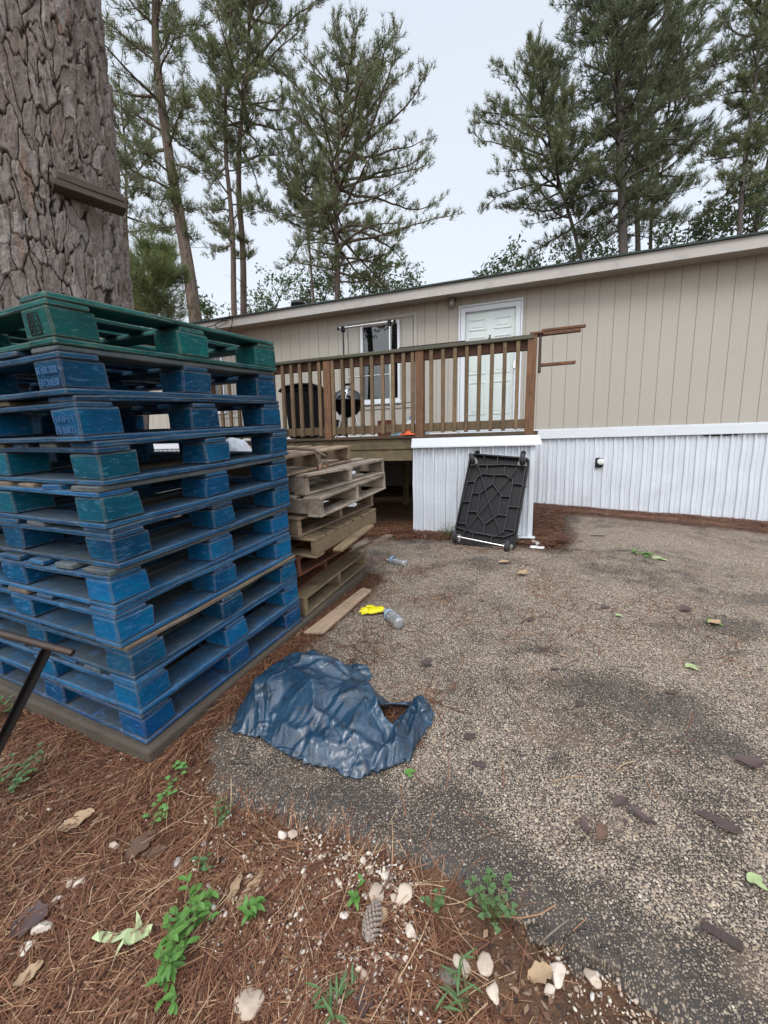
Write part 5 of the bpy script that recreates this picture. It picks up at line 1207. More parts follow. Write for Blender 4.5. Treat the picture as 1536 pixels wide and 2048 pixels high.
pine(None, 7.0, [(292,760),(294,660),(300,600),(304,535),(306,505)], .05, [(640,60,60),(600,75,70),(560,70,66),(520,40,40),(500,15,15)], 34, 'bushy yellow green young pine between the huge trunk and tall leaning pine', 709, needle=M_needle3, group='young pines', nl=.14, wd=.006, nn=20, dead=0, tdens=1.8)
# two overhead wires far behind
for k, ((xa, ya), (xb, yb)) in enumerate((((150, 452), (466, 492)), ((150, 598), (466, 640)))):
    A_, B_ = at(xa, ya, 26), at(xb, yb, 26); pts = [A_.lerp(B_, t) - Vector((0, 0, .5 * 4 * t * (1 - t))) for t in [i / 20 for i in range(-20, 21)]]
    tag(MB().tube(pts, .012, 4).build('overhead_wire', M_black), ['thin overhead wire crossing the sky, the upper of the two', 'thin overhead wire just above the roof end, the lower of the two'][k], 'wire', 'overhead wires')

# ------------------------------------------------------------------ litter: pine straw, stones, leaves, weeds, bark
def straw_mat():
    m = MT('dry_pine_straw', rough=.65, spec=.25); t = m.attr('tone')
    m.color(m.ramp(t, [(0, (.050, .022, .015)), (.3, (.125, .052, .030)), (.6, (.235, .108, .060)), (.85, (.36, .205, .115)), (1, (.48, .34, .21))])); return m.m
M_straw = straw_mat()
def in_pad(X, Y):
    dx_ = X - C0.x; dy_ = Y - C0.y; a = SR.to_2d().normalized(); b_ = SLv.to_2d().normalized()
    r_ = dx_ * a.x + dy_ * a.y; l_ = dx_ * b_.x + dy_ * b_.y
    return (r_ > -.01) & (r_ < 1.85) & (l_ > -.01)
def straw(name, label_kind, X, Y, rs, lmin=.07, lmax=.17, lift=.012, tone=.5, w=.0011, seg=3, dirbias=None):
    n = len(X); a = rs.uniform(0, 2 * np.pi, n) if dirbias is None else dirbias + rs.normal(0, .7, n); L_ = rs.uniform(lmin, lmax, n); bend = rs.normal(0, .5, n); z0 = surf(X, Y) + rs.uniform(.001, lift, n)
    tl_ = rs.normal(0, .10, n); rows = []
    x, y = X.copy(), Y.copy(); ang = a.copy(); wv = w * rs.uniform(.7, 1.4, n)
    for k in range(seg + 1):
        zz = np.maximum(z0 + tl_ * (k / seg - .5) * L_, surf(x, y) + .0012); px_, py_ = -np.sin(ang) * wv, np.cos(ang) * wv
        rows.append(np.stack([np.stack([x + px_, y + py_, zz], -1), np.stack([x - px_, y - py_, zz + .0003], -1)], 1))
        x = x + np.cos(ang) * L_ / seg; y = y + np.sin(ang) * L_ / seg; ang = ang + bend / seg
    V = np.stack(rows, 1).reshape(n, (seg + 1) * 2, 3); idx = (np.arange(n) * (seg + 1) * 2)[:, None]
    Fq = np.stack([np.stack([idx[:, 0] + 2 * k, idx[:, 0] + 2 * k + 1, idx[:, 0] + 2 * k + 3, idx[:, 0] + 2 * k + 2], -1) for k in range(seg)], 1).reshape(-1, 4)
    tn = np.repeat(np.clip(rs.normal(tone, .26, n), 0, 1), (seg + 1) * 2)
    return tag(np_mesh(name, V.reshape(-1, 3), Fq, M_straw, None, False, {'tone': tn}), kind='stuff')
rs = np.random.default_rng(77)
# thick straw over the dirt in the foreground (density falls with the distance from the viewer's feet)
n = 150000; r_ = rs.uniform(.25, 3.6, n) ; th = rs.uniform(-1.25, 1.0, n); X = r_ * np.sin(th); Y = .25 + r_ * np.cos(th)
sd_ = drive_sd(X, Y); ok = (sd_ < -.03 + .06 * rs.random(n) ** 3) & ~in_pad(X, Y) & (Y > .2)
thick = snoise(X, Y, 81, 4, 2.2) + .10 * np.clip((-.30 - X) / .45, -1, 1) ; ok &= (thick > .25 + .35 * rs.random(n))
straw('pine_straw', 0, X[ok], Y[ok], rs, tone=.51, lift=.014, w=.0009); print('straw', ok.sum())
n = 900; X = rs.uniform(HOL[:, 0].min() - .02, HOL[:, 0].max() + .02, n); Y = rs.uniform(HOL[:, 1].min() - .02, HOL[:, 1].max() + .02, n); straw('straw_in_tarp', 0, X, Y, rs, tone=.35, lift=.02, w=.0010, lmin=.03, lmax=.06)
# scattered over the driveway, gathered in drifts
n = 60000; X = rs.uniform(-1.2, 4.8, n); Y = rs.uniform(.6, 5.6, n); sd_ = drive_sd(X, Y); m_ = snoise(X, Y, 83, 5, 1.7); dr = np.clip((m_ - .60) * 6, 0, 1)
DRF = [(ground(a_, b_).x, ground(a_, b_).y, c_, d_) for a_, b_, c_, d_ in ((835,1150,.20,.12),(880,1205,.16,.10),(760,1190,.12,.16),(690,1215,.10,.25),(650,1330,.12,.2),(1000,1105,.35,.08),(890,1100,.3,.07),(1040,1075,.25,.10),(700,1300,.15,.08),(860,1420,.10,.10),(900,1250,.12,.10))]
drf = np.zeros(n)
for a_, b_, c_, d_ in DRF: drf = np.maximum(drf, np.exp(-((X - a_) / c_) ** 2 - ((Y - b_) / d_) ** 2))
drf *= np.clip((snoise(X, Y, 87, 4, 4.0) - .35) * 4, 0, 1)
path = np.exp(-((X + .15) / .35) ** 2) * (Y > 1.9) * (Y < 3.6); ok = (sd_ > 0) & (rs.random(n) < .012 + .9 * drf + .28 * dr * (Y > 1.7) + .28 * path * np.clip((snoise(X, Y, 85, 4, 3.0) - .42) * 5, 0, 1))
straw('scattered_pine_straw', 0, X[ok], Y[ok], rs, tone=.42, lift=.004, w=.0012); print('drive straw', ok.sum())
# banks against the skirting and round the deck foot
pts = []
for _ in range(62000):
    s_ = rs.uniform(.0, 5.2); d_ = -abs(rs.normal(0, .46)) - .04; pts.append((HB + HX * s_ + HN * d_).xy)
for _ in range(9000):
    s_ = rs.uniform(-2.6, .30); d_ = -abs(rs.normal(0, .13)) - .02; pts.append((DB_ + HX * s_ + HN * d_).xy)
for _ in range(6000):
    s_ = .05 + abs(rs.normal(0, .15)); d_ = rs.uniform(-.1, DW); pts.append((DB_ + HX * s_ + HN * d_).xy)
for _ in range(1200):
    s_ = rs.uniform(-2.4, -1.2); d_ = rs.uniform(-.5, .5); pts.append((DB_ + HX * s_ + HN * d_).xy)
A_ = np.array([[p.x, p.y] for p in pts]); straw('pine_straw_bank', 0, A_[:, 0], A_[:, 1], rs, tone=.33, lift=.05, w=.0020, lmin=.08, lmax=.16)
# strip along the pad
pts = []
for _ in range(7000):
    q = C0 + SR * rs.uniform(-.2, 1.95) - SLv * (.015 + abs(rs.normal(0, .055))); pts.append((q.x, q.y))
for _ in range(7000):
    q = C0 - SR * (.01 + abs(rs.normal(0, .10))) + SLv * rs.uniform(-.1, 1.6); pts.append((q.x, q.y))
A_ = np.array(pts); ok = ~in_pad(A_[:, 0], A_[:, 1]); straw('pine_straw_strip', 0, A_[ok, 0], A_[ok, 1], rs, tone=.42, lift=.014, w=.0012, lmin=.05, lmax=.12)

# stones: unit angular lumps
def lump(seed, flat=.7, sub=2):
    bm = bmesh.new(); bmesh.ops.create_icosphere(bm, subdivisions=sub, radius=1); r2 = np.random.default_rng(seed); pl_ = [(r2.normal(size=3), r2.uniform(.45, .80)) for _ in range(11)]
    for v in bm.verts:
        p = np.array(v.co)
        for nn_, d in pl_:
            nn_ = nn_ / np.linalg.norm(nn_); e = p @ nn_ - d
            if e > 0: p = p - nn_ * e
        v.co = Vector((p[0], p[1] * .8, p[2] * flat))
    V = np.array([v.co[:] for v in bm.verts]); T = np.array([[v.index for v in f.verts] for f in bm.faces]); bm.free(); return V, T
LUMPS = [lump(i, .6 + .05 * i, 1) for i in range(6)]
M_stone = MT('pale_stone', rough=.75, spec=.3); _t = M_stone.attr('tone'); M_stone.color(M_stone.mix(M_stone.math('MULTIPLY', M_stone.step(M_stone.noise(60, M_stone.co(), 4, .7), .5, .7), .35), M_stone.ramp(_t, [(0, (.20, .15, .12)), (.2, (.40, .30, .23)), (.5, (.58, .49, .39)), (.8, (.66, .60, .53)), (1, (.45, .43, .42))]), (.22, .12, .08))); M_stone = M_stone.m
def stones(name, X, Y, S, rs, tones):
    Vs = []; Ts = []; tn = []; o_ = 0; Z = surf(X, Y)
    for i in range(len(X)):
        V, T = LUMPS[rs.integers(6)]; a = rs.uniform(0, 6.28); c, s_ = math.cos(a), math.sin(a); st_ = rs.uniform(.6, 1.0)
        W_ = np.stack([V[:, 0] * c - V[:, 1] * s_ * st_, V[:, 0] * s_ + V[:, 1] * c * st_, V[:, 2] * rs.uniform(.6, 1)], -1) * S[i] + [X[i], Y[i], Z[i] + S[i] * .25 + rs.uniform(0, .014) * (name == 'small_stones')]
        Vs.append(W_); Ts.append(T + o_); o_ += len(V); tn.append(np.full(len(V), tones[i]))
    return tag(np_mesh(name, np.concatenate(Vs), np.concatenate(Ts), M_stone, None, False, {'tone': np.concatenate(tn)}), kind='stuff')
n = 70000; r_ = rs.uniform(.25, 2.4, n); th = rs.uniform(-1.0, 1.0, n); X = r_ * np.sin(th); Y = .25 + r_ * np.cos(th); sd_ = drive_sd(X, Y)
dn = np.clip((snoise(X, Y, 91, 4, 3.0) - .40) * 4, 0, 1) * np.clip((X + .75) / .5, .12, 1) * (.25 + .75 * np.clip((1.35 - Y) / .35, 0, 1))
ok = (sd_ < .02) & ~in_pad(X, Y) & (rs.random(n) < dn * .85); S = np.clip(rs.lognormal(-5.5, .50, n), .0018, .014)
stones('small_stones', X[ok], Y[ok], S[ok], rs, np.clip(rs.normal(.45, .25, n), 0, 1)[ok]); print('stones', ok.sum())
# loose chippings on the driveway and along its broken edge
n = 9000; X = rs.uniform(-1.0, 2.6, n); Y = rs.uniform(.45, 3.2, n); sd_ = drive_sd(X, Y); ok = (rs.random(n) < .30 + .7 * np.exp(-np.abs(sd_) / .05)) & (sd_ > -.08) & ~in_pad(X, Y)
stones('loose_chippings', X[ok], Y[ok], np.clip(rs.lognormal(-5.65, .30, n), .0022, .008)[ok], rs, np.clip(rs.normal(.42, .22, n), 0, 1)[ok])
n = 22000; r_ = rs.uniform(.25, 3.0, n); th = rs.uniform(-1.2, .95, n); X = r_ * np.sin(th); Y = .25 + r_ * np.cos(th); ok = (drive_sd(X, Y) < .03) & ~in_pad(X, Y) & (snoise(X, Y, 95, 4, 3.5) > .35 + .4 * rs.random(n))
X, Y = X[ok], Y[ok]; n = len(X); S_ = rs.uniform(.003, .011, n)[:, None]; a_ = rs.uniform(0, 6.28, n); d1 = np.stack([np.cos(a_), np.sin(a_), rs.normal(0, .35, n)], -1); d2 = np.stack([-np.sin(a_), np.cos(a_), rs.normal(0, .35, n)], -1) * .55
c_0 = np.stack([X, Y, surf(X, Y) + rs.uniform(.002, .016, n)], -1); Vl = np.stack([c_0 - d1 * S_, c_0 - d2 * S_ + d1 * S_ * .2, c_0 + d1 * S_, c_0 + d2 * S_], 1).reshape(-1, 3)
_m = MT('leaf_crumbs', rough=.8); _m.color(_m.ramp(_m.attr('tone'), [(0, (.03, .018, .014)), (.4, (.09, .045, .03)), (.75, (.20, .12, .075)), (1, (.40, .30, .20))]))
tag(np_mesh('leaf_crumbs', Vl, np.arange(n * 4).reshape(-1, 4), _m.m, None, False, {'tone': np.repeat(rs.random(n), 4)}), kind='stuff')
BIG = [(498,2025,20,24),(565,1674,9,10),(584,1676,9,10),(740,1742,9,11),(753,1800,13,22),(808,1797,16,17),(771,1760,9,11),(726,1727,7,8),(158,1772,9,10),(58,1900,9,11),(232,1698,9,9),(118,1802,7,7),(925,1942,11,20),(968,1932,12,17),(1112,1952,13,20),(1183,1962,11,15),(985,1990,10,15),(820,1868,9,10),(354,1732,8,10),(690,1837,8,8),(790,1800,8,9),(88,1860,12,14),(140,1775,7,7),(1100,1990,8,9),(730,1960,6,7),(640,1720,6,7)]
for k, (px, py, wpx, hpx) in enumerate(BIG):
    P = ground(px, py); d = (P - O).length; V, T = lump(900 + k, .55, 3); V = V * (1 + .16 * (snoise(V[:, 0] * 2 + k, V[:, 1] * 2 + V[:, 2] * 3, k, 3, 1.5) - .5))[:, None]; sx = wpx / F * d * .92; sy = hpx / F * d * 1.1
    V = V * [sx * 1.1, sy * .95, min(sx, sy) * 1.1]; a = .3 * math.sin(k * 1.7); V = np.stack([V[:, 0] * math.cos(a) - V[:, 1] * math.sin(a), V[:, 0] * math.sin(a) + V[:, 1] * math.cos(a), V[:, 2]], -1)
    o = np_mesh('stone', V, T, M_stone, None, False, {'tone': np.full(len(V), .95 if k == 18 else .30 + .42 * random.random())}); o.location = P + Vector((0, 0, min(sx, sy) * .25 + .006))
    tag(o, {0: 'broad white stone at the bottom of the photo below the green weeds', 5: 'rounded cream stone at the driveway edge right of the pine cone', 4: 'tall pointed cream stone just above the pine cone', 12: 'upright white stone beside the flat grey stone', 14: 'white stone leaning at the lower driveway edge', 16: 'small white stone below and between the two upright stones', 1: 'left one of two touching cream stones at the tip of the driveway edge', 2: 'right one of two touching cream stones at the tip of the driveway edge', 3: 'white stone at the driveway edge above the pine cone, upper right of three', 6: 'white stone between the pine cone tip and the rounded cream stone', 7: 'small white stone at the driveway edge, leftmost above the pine cone', 8: 'cream stone in the straw at left below the tan leaf', 9: 'pale stone beside the round purple leaf at the left edge', 10: 'small pale stone below the vine in the straw', 11: 'small flat stone right of the round purple leaf', 13: 'taller white stone just right of the upright white stone', 15: 'small white stone under the pair of upright stones', 17: 'small round cream stone right of the pine cone', 18: 'bluish pale stone above the small green sprout', 19: 'small stone left of the pine cone by the light green seedling', 20: 'pale stone touching the rounded cream stone', 21: 'white stone left of the big pale leaf', 22: 'small pale stone left of the cream stone in the straw at left', 23: 'white pebble below the leaning white stone', 24: 'small pale stone at the bottom below the pine cone', 25: 'small pale stone under the driveway edge above the seedling'}.get(k, 'small pale angular stone half sunk in the pine straw by the driveway'), 'stone', 'pale stones along the driveway edge')
P = ground(905, 1955); V, T = lump(990, .22, 2); o = np_mesh('stone', V * [.034, .028, .03], T, plain('grey_stone', (.16, .155, .13), .8), None); o.location = P + Vector((0, 0, .006)); tag(o, 'flat grey green stone beside the upright white stone', 'stone', 'pale stones along the driveway edge')
# broken asphalt lump at the edge
for k, (px, py, s_) in enumerate(((1080, 1885, .035), (1170, 1905, .05), (1210, 1920, .04))):
    P = ground(px, py); V, T = lump(950 + k, .5, 3); o = np_mesh('asphalt_chunk', V * s_, T, M_gravel, None, False, {'rim': np.ones(len(V))}); o.location = P + Vector((0, 0, .018)); tag(o, ['small crumbled asphalt chunk at the driveway edge by the clover', 'larger crumbled asphalt chunk at the lower driveway edge', 'crumbled asphalt chunk nearest the lower right of the driveway edge'][k], 'asphalt chunk', 'asphalt chunks')

def plantmat(name, c): return plain(name, c, .5, var=.25, vs=60)
M_g1 = plantmat('bright_green_leaf', (.10, .22, .045)); M_g2 = plantmat('dull_green_leaf', (.085, .155, .055)); M_g3 = plantmat('pale_green_leaf', (.34, .42, .20)); M_stem = plantmat('weed_stem', (.12, .12, .05))
def leaf(mb, p, d, L_, W_, fold=.25, n=5, curl=.2, up=None):
    d = Vector(d).normalized(); up = Vector(up or (0, 0, 1)); s = d.cross(up).normalized(); nn_ = s.cross(d); vs = []
    for k in range(n + 1):
        f = k / n; w = W_ * .5 * math.sin(math.pi * min(1, f * .92 + .06)) ** .8; c = p + d * L_ * f - nn_ * curl * L_ * f * f
        vs += [c + s * w + nn_ * fold * w, c, c - s * w + nn_ * fold * w]
    mb.add(vs, [f_ for k in range(n) for f_ in ((3*k, 3*k+1, 3*k+4, 3*k+3), (3*k+1, 3*k+2, 3*k+5, 3*k+4))], True)
def weed(px, py, hpx, wpx, nst, nlf, ll, lw_, mat, label, seed, drive=False, kind='weed', clover=False):
    random.seed(seed); P = (gd if drive else ground)(px, py); d = (P - O).length; h = hpx / F * d; w = wpx / F * d; e = empty(kind, P, label, kind, 'weeds growing in the litter')
    st_ = MB(); lv = MB()
    for k in range(nst):
        a = random.uniform(0, 6.28); r = w * .5 * math.sqrt(random.random()); tip_ = Vector((math.cos(a) * r, math.sin(a) * r * 1.2, h * random.uniform(.45, 1))); mid = tip_ * .5 + Vector((0, 0, h * .12)); st_.tube([(0, 0, -.004), mid, tip_], [.0016, .0013, .0008], 5)
        for q in range(nlf):
            f = random.uniform(.35, 1) if q else 1; p = (tip_ * f) if f > .5 else mid * f * 2; a2 = random.uniform(0, 6.28)
            if clover:
                for t3 in range(3): leaf(lv, p, (math.cos(a2 + t3 * 2.1), math.sin(a2 + t3 * 2.1), .15), ll * .55, lw_, .1, 3, .1)
            else: leaf(lv, p, (math.cos(a2), math.sin(a2), random.uniform(-.1, .6)), ll * random.uniform(.7, 1.15), lw_, .25, 5, random.uniform(.1, .4))
    st_.build('stem', M_stem, e); lv.build('foliage', mat, e); return e
weed(352, 1925, 60, 70, 13, 6, .030, .012, M_g1, 'bright green leafy weed right of the big pale leaf', 1)
weed(385, 1850, 40, 55, 9, 5, .028, .012, M_g1, 'bright green weed above the largest weed cluster', 2)
weed(345, 1990, 40, 40, 4, 4, .026, .012, M_g1, 'small bright green weed at the lower end of the cluster', 3)
weed(412, 1738, 22, 26, 3, 3, .022, .013, M_g2, 'small green sprout among small stones above the pale leaf', 4)
weed(505, 1838, 42, 40, 4, 4, .030, .012, M_g1, 'green seedling with narrow leaves beside the dead twig', 5)
weed(708, 1798, 36, 34, 3, 4, .026, .010, M_g1, 'light green seedling left of the tall pointed stone', 6)
weed(442, 1642, 30, 44, 8, 4, .014, .008, M_g2, 'grey green tiny leaved weed at the driveway edge tip', 7)
weed(985, 1838, 44, 74, 26, 2, .017, .010, M_g2, 'mound of dark green clover at the driveway edge', 8, clover=True)
weed(875, 1820, 26, 44, 9, 2, .014, .008, M_g2, 'small green clover left of the clover mound', 9, clover=True)
weed(940, 2020, 50, 60, 6, 3, .045, .005, M_g2, 'grassy weed with long leaves at the bottom beside the upright stones', 10)
weed(670, 2030, 30, 50, 5, 4, .04, .006, M_g2, 'thin grass tuft at the bottom edge near the small stones', 11)
weed(1288, 1112, 8, 34, 12, 3, .045, .022, M_g1, 'flat green weed on the far driveway before the white skirting', 12, True)
weed(896, 1078, 34, 50, 16, 4, .030, .016, M_g2, 'green weed at the foot of the deck skirting left of the cart', 13)
weed(30, 1580, 50, 60, 8, 4, .03, .014, M_g2, 'dull green weed at the left edge below the steel frame', 14)
weed(20, 1430, 30, 60, 8, 4, .03, .014, M_g2, 'low weed between steel frame leg and concrete pad', 15)
# vine creeping down from the pad
vp = [ground(x, y, .012) for x, y in ((372, 1528), (352, 1548), (338, 1568), (345, 1585), (328, 1600), (318, 1625), (312, 1645))]
vn = empty('creeping_vine', vp[0], 'small round leaved green vine creeping from the concrete pad corner', 'vine'); MB().tube([p - vp[0] for p in vp], .0012, 5).build('stem', M_stem, vn)
lv = MB(); random.seed(5)
for k in range(34):
    f = random.random() * 5.99; i = int(f); p = vp[i].lerp(vp[i + 1], f - i) - vp[0] + Vector((random.uniform(-.03, .03), random.uniform(-.02, .02), random.uniform(.0, .015))); a = random.uniform(0, 6.28); leaf(lv, p, (math.cos(a), math.sin(a), .3), .018, .018, .15, 4, .15)
lv.build('foliage', plantmat('vine_leaf', (.12, .26, .07)), vn)
# big pale lobed leaf
lo_px = [(368,680),(400,662),(430,645),(480,652),(520,652),(545,640),(548,605),(553,575),(566,595),(578,628),(600,628),(620,632),(604,655),(585,672),(568,700),(545,695),(520,700),(500,712),(480,735),(463,750),(478,722),(500,690),(450,690),(400,692)]
pts_ = [ground(x / 2.021, 1540 + y / 2.021, .022) for x, y in lo_px]; c_ = pts_[0] * 0
for p in pts_: c_ = c_ + p / len(pts_)
lm = MB(); n = len(pts_); ctr_line = [ground(x / 2.021, 1540 + y / 2.021, .014) for x, y in ((380,682),(450,670),(530,672),(600,645))]
vs = [p - c_ + Vector((0, 0, .010 * math.sin(i * 1.9))) for i, p in enumerate(pts_)]
bm = bmesh.new(); bv = [bm.verts.new(v) for v in vs]; bm.faces.new(bv); bmesh.ops.triangulate(bm, faces=bm.faces[:]); bmesh.ops.subdivide_edges(bm, edges=bm.edges[:], cuts=2, use_grid_fill=True)
me = bpy.data.meshes.new('oak_leaf'); bm.to_mesh(me); bm.free(); ol = link('oak_leaf', me, plain('pale_leaf_underside', (.42, .50, .27), .6, var=.12, vs=50)); ol.location = c_
sm = ol.modifiers.new('t', 'SOLIDIFY'); sm.thickness = .0006; tag(ol, 'large pale green lobed leaf lying on the pine straw at lower left', 'leaf')
st0, st1 = ground(300, 1852, .016), ground(331, 1848, .014)
MB().tube([ctr_line[0] - c_, ctr_line[1] - c_ + Vector((0, 0, .008)), ctr_line[2] - c_ + Vector((0, 0, .01)), st0 - c_ + Vector((0, 0, .004)), st1 - c_], [.0005, .0008, .001, .0014, .0016], 5).build('stalk', plain('leaf_stalk', (.22, .14, .09)), ol)
# brown leaves
M_bl = [plain('brown_leaf', (.13, .075, .05), .7, var=.3), plain('tan_leaf', (.36, .25, .15), .7, var=.3), plain('purple_brown_leaf', (.085, .055, .052), .7, var=.3)]
def dryleaf(px, py, wpx, mi, label, drive=False, ang=0, asp=.55):
    P = (gd if drive else ground)(px, py); d = (P - O).length; w = wpx / F * d; mb_ = MB(); n = 8; vs = []; seed = int(px + py)
    for i in range(n + 1):
        for j in range(5):
            f = i / n; v_ = (j - 2) / 2; ww = asp * math.sin(math.pi * (f * .94 + .03)) ** .7 * (1 + .22 * math.sin(i * 2.4 + seed)); x = (f - .5) * w; y = v_ * ww * w * .5
            vs.append((x, y, .004 + .10 * w * abs(v_) ** 1.5 + .05 * w * math.sin(f * 5 + seed) + .012 * w * math.sin(x * 90 + y * 60)))
    mb_.add(vs, [(i*5+j, i*5+5+j, i*5+6+j, i*5+j+1) for i in range(n) for j in range(4)], True); o = mb_.build('dry_leaf', M_bl[mi]); o.location = P + Vector((0, 0, .012)); o.rotation_euler = (.1, -.08, ang)
    return tag(o, label, 'leaf', 'dry leaves on the ground')
for a in ((285,1700,44,0,'curled grey brown leaf in the straw above the pale oak leaf',False,1.2),(310,1715,30,0,'smaller brown leaf touching the curled grey brown leaf',False,.3),(62,1852,36,2,'round dark purple brown leaf at the left below the pine straw',False,.2,.9),(155,1652,40,1,'tan leaf half buried in the straw at left',False,.6),(470,1790,38,1,'long tan leaf upright in the litter left of the twig',False,1.4,.3),(500,1795,46,1,'folded tan leaf beside the long tan leaf',False,1.1,.35),(60,1960,26,1,'pale tan leaf at the lower left corner',False,.8),(755,1850,34,1,'tan leaf behind the pine cone',False,.5),(1080,1960,34,1,'tan brown leaf between the white stones at the lower edge',False,.2),(730,2010,34,2,'dark curled leaf at the bottom below the pine cone',False,1.3),(1240,1000+612,26,2,'purple brown leaf on the driveway, upper one of the right cluster',True,.4),(1282,1642,34,2,'purple brown leaf on the driveway, lower right one of the cluster',True,2.2,.4),(1202,1674,28,0,'reddish brown leaf on the driveway left of the cluster',True,.9),(1168,1662,24,2,'dark leaf on the driveway at the left end of the cluster',True,1.6),(1498,1532,34,2,'purple leaf on the driveway near the right edge',True,-.2,.6),(1372,1222,18,2,'small brown leaf clump on the far driveway',True,.3,.9),(1008,1128,22,1,'orange tan leaf on the driveway below the cart',True,.2),(1045,1150,26,1,'second orange tan leaf further right below the cart',True,.6),(853,1330,20,2,'round brown leaf right of the tarp corner',True,.4,.9),(905,1380,22,0,'reddish leaf on the gravel above the tarp tail',True,.9),(1428,1250,22,1,'yellowish leaf beside the small green leaf on the driveway',True,.2)):
    dryleaf(*a)
for a in ((1432,1246,24,'small green leaf on the driveway at right'),(820,1548,20,'small green leaf beside the lower edge of the tarp'),(1322,1118,26,'pale green leaf on the far driveway'),(1240,1232,14,'tiny pale green leaf at mid driveway'),(1515,1765,22,'grey green leaf at the right edge of the driveway'),(1385,1335,20,'pale leaf on the dark driveway patch')):
    P = gd(a[0], a[1]); d = (P - O).length; mb_ = MB(); w = a[2] / F * d; leaf(mb_, Vector((-w / 2, 0, .004)), (1, .3, .05), w, w * .6, .2, 6, .1); leaf(mb_, Vector((-w / 4, 0, .006)), (.6, -.8, .05), w * .6, w * .35, .2, 6, .1)
    o = mb_.build('green_leaf', M_g1 if a[0] in (1432, 820) else M_g3); o.location = P; tag(o, a[3], 'leaf', 'green leaves on the driveway')
# bark flakes
M_flake = raw_wood('bark_flake', (.10, .075, .068), (.06, .045, .04), stain=.4, axis=(30, 60, 60))
def flake(px, py, L_, W_, ang, label, drive=True, th=.004):
    P = (gd if drive else ground)(px, py); d = (P - O).length; l, w = L_ / F * d, W_ / F * d; random.seed(int(px * 3 + py)); n = 9; poly = [(l * .5 * math.cos(2 * math.pi * k / n) * random.uniform(.75, 1.1), w * .5 * math.sin(2 * math.pi * k / n) * random.uniform(.7, 1.15)) for k in range(n)]
    o = MB().prism(poly, 0, th).build('bark_flake', M_flake, None, .001); o.location = P + Vector((0, 0, .003)); o.rotation_euler = (.06, .05, ang); return tag(o, label, 'bark flake', 'bark flakes on the driveway')
P0_, P1_ = gd(1402, 1848), gd(1484, 1896)
o = MB().prism([(0, -.007), (.01, -.012), (1, -.014), (1.02, .0), (.99, .012), (.02, .010)], 0, .007).build('bark_strip', M_flake, None, .001); o.location = P0_; dv = P1_ - P0_; o.scale = (dv.length, 1, 1); o.rotation_euler = (0, -math.asin(dv.z / dv.length), math.atan2(dv.y, dv.x)); tag(o, 'long grey brown bark strip on the gravel at lower right', 'bark strip')
for a in ((1432,1640,46,13,-.5,'long dark bark piece on the driveway at right, upper of a pair'),(1458,1656,34,15,-.3,'dark bark piece on the driveway at right, lower of a pair'),(1110,1340,18,8,.2,'small dark bark flake in the driveway centre'),(1160,1410,24,10,.3,'dark bark flake on the driveway dark patch'),(940,1475,26,14,.4,'brown bark flake right of the tarp tail'),(960,1530,28,14,-.3,'dark bark flake below the tarp tail'),(1210,1215,20,8,.1,'bark flake on the far driveway centre'),(1195,1072,26,6,.0,'dark stick like flake on the far driveway'),(1250,1102,30,5,.1,'thin dark flake left of the far green weed'),(1345,1385,24,10,.2,'dark flake right of the dark patch'),(1060,1240,16,8,.6,'small brown flake above the driveway centre')):
    flake(*a)
random.seed(99)
for k in range(40):
    px, py = random.uniform(760, 1530), random.uniform(1130, 1900)
    if float(drive_sd(*gd(px, py).xy)) < .05: continue
    q = (1400 - py) / 900; flake(px, py, random.uniform(5, 10) * (1 - .4 * q), random.uniform(3, 6), random.uniform(0, 3), 'tiny dark bark crumb scattered on the driveway', th=.002)
# twigs
M_twig = raw_wood('grey_twig', (.24, .19, .15), (.14, .11, .09), stain=.4)
def twig(pp, r, label, drive=False, side=()):
    P_ = [(gd if drive else ground)(x, y, .010) for x, y in pp]; b0 = P_[0].copy(); mb_ = MB().tube([p - b0 for p in P_], [r * (1 - .5 * k / (len(P_) - 1)) for k in range(len(P_))], 6)
    for (i, x, y) in side: mb_.tube([P_[i] - b0, (gd if drive else ground)(x, y, .02) - b0], [r * .6, r * .3], 5)
    o = mb_.build('twig', M_twig); o.location = b0; return tag(o, label, 'twig', 'twigs on the ground')
twig([(420,1876),(460,1858),(520,1835),(565,1808),(610,1775),(642,1752)], .0030, 'pale dead twig slanting up right beside the green seedling', side=((2, 500, 1812), (4, 640, 1790)))
twig([(-20,1602),(40,1595),(90,1572),(128,1556)], .0045, 'thick grey twig at the left edge below the steel frame', side=((1, 10, 1648),))
twig([(1078,1890),(1100,1868),(1138,1838)], .0030, 'short brown twig at the driveway edge right of the clover', True)
twig([(755,1640),(800,1655),(850,1680),(905,1700)], .0016, 'thin straw coloured twig on the driveway below the tarp', True, side=((1, 860, 1665),))
twig([(1200,1748),(1240,1790),(1285,1840)], .0018, 'thin brown twig on the driveway above the bark strip', True, side=((0, 1250, 1770),))
twig([(1030,1530),(1010,1500),(990,1465)], .0014, 'fine reddish twig on the driveway right of the tarp', True)
twig([(560,1700),(600,1720),(650,1760)], .0014, 'fine tan twig among stones under the driveway edge')
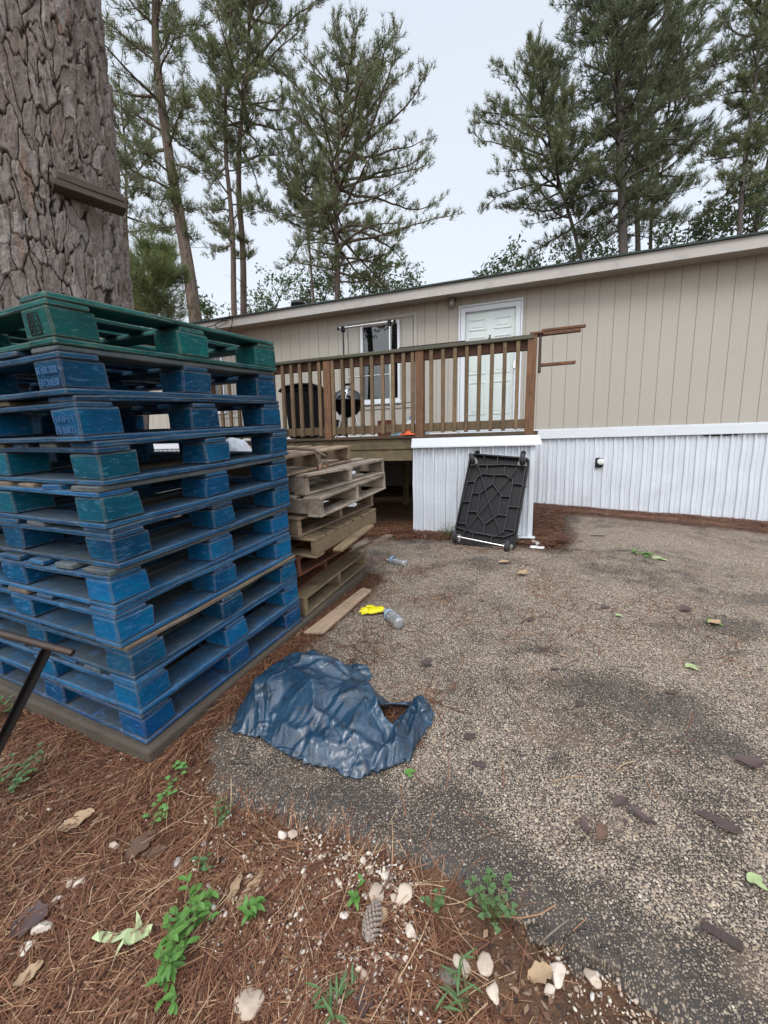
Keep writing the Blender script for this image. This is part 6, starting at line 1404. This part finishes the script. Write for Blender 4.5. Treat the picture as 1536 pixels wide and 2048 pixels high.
# pine cone
P = ground(735, 1868, .0); pc_ = empty('pine_cone', P, 'grey open pine cone lying among white stones at bottom centre', 'pine cone'); mb_ = MB(); random.seed(3)
L_ = .085; core = [(.001, 0), (.009, .006), (.012, .03), (.010, .06), (.004, L_ * .95), (.001, L_)]
mb_.lathe(core, 10)
for k in range(120):
    f = (k + .5) / 120; z = L_ * (.04 + .92 * f); r = .021 * math.sin(math.pi * min(1, f * .80 + .16)) ** .8 + .003; a = k * 2.39996; c, s_ = math.cos(a), math.sin(a); w = .0062 * (1 - .4 * f)
    b0 = Vector((c * r * .45, s_ * r * .45, z - .002)); t0 = Vector((c * r, s_ * r, z + .006)); sv = Vector((-s_, c, 0)) * w
    mb_.add([b0 - sv * .5, b0 + sv * .5, t0 + sv * .9, t0 + Vector((c, s_, .6)) * .0035, t0 - sv * .9, t0 + Vector((0, 0, -.003))], [(0, 1, 2, 3, 4), (0, 4, 5), (1, 5, 2), (4, 3, 5), (3, 2, 5)])
co_ = mb_.build('scales', plain('cone_scale', (.27, .22, .185), .8, var=.4, vs=150), pc_); dv = ground(745, 1832) - P; co_.rotation_euler = (RAD(84), 0, math.atan2(dv.y, dv.x) - math.pi / 2); co_.rotation_euler = (-RAD(84), 0, math.atan2(dv.y, dv.x) - math.pi / 2); co_.location = (0, -.03, .018)
# broken white trim by the corner of the deck
for k, (pa_, pb_) in enumerate((((1062,1082),(1076,1092)), ((1060,1094),(1088,1099)))):
    A_, B_ = ground(*pa_, .03), ground(*pb_, .03); dv = B_ - A_; o = MB().box((0, -.02, 0), (dv.length, .02, .012), jit=.004).build('trim_piece', M_pvc, None, .002); o.location = A_; o.rotation_euler = (.3, 0, math.atan2(dv.y, dv.x)); tag(o, ['upper broken white trim piece on the straw at the deck corner', 'lower broken white trim piece on the straw at the deck corner'][k], 'trim piece', 'broken trim pieces')
# unseen pines added behind the viewer so the panes have trees to reflect
src = [o for o in bpy.data.objects if o.name.startswith('pine_tree') and o.type == 'EMPTY' and o.get('label', '').startswith(('large dark', 'wide spreading'))]
for k, (o, x, y, a) in enumerate(((src[0], -5.5, -6.0, 1.0), (src[1], 3.0, -9.0, 2.0), (src[1], -9.0, -3.0, 4.0), (src[0], 8.5, -7.0, 3.0))):
    c = copy_tree(o); c.location = (x, y, float(tz(x, y))); c.rotation_euler = (0, 0, a); c['label'] = ['dark pine behind the viewer on the left, mirrored in the deck window', 'wide pine behind the viewer, mirrored in the middle of the deck window', 'wide pine far left behind the viewer, mirrored in the storm door', 'dark pine behind the viewer on the right, mirrored beside the storm door'][k]; c['group'] = 'pines behind the viewer'
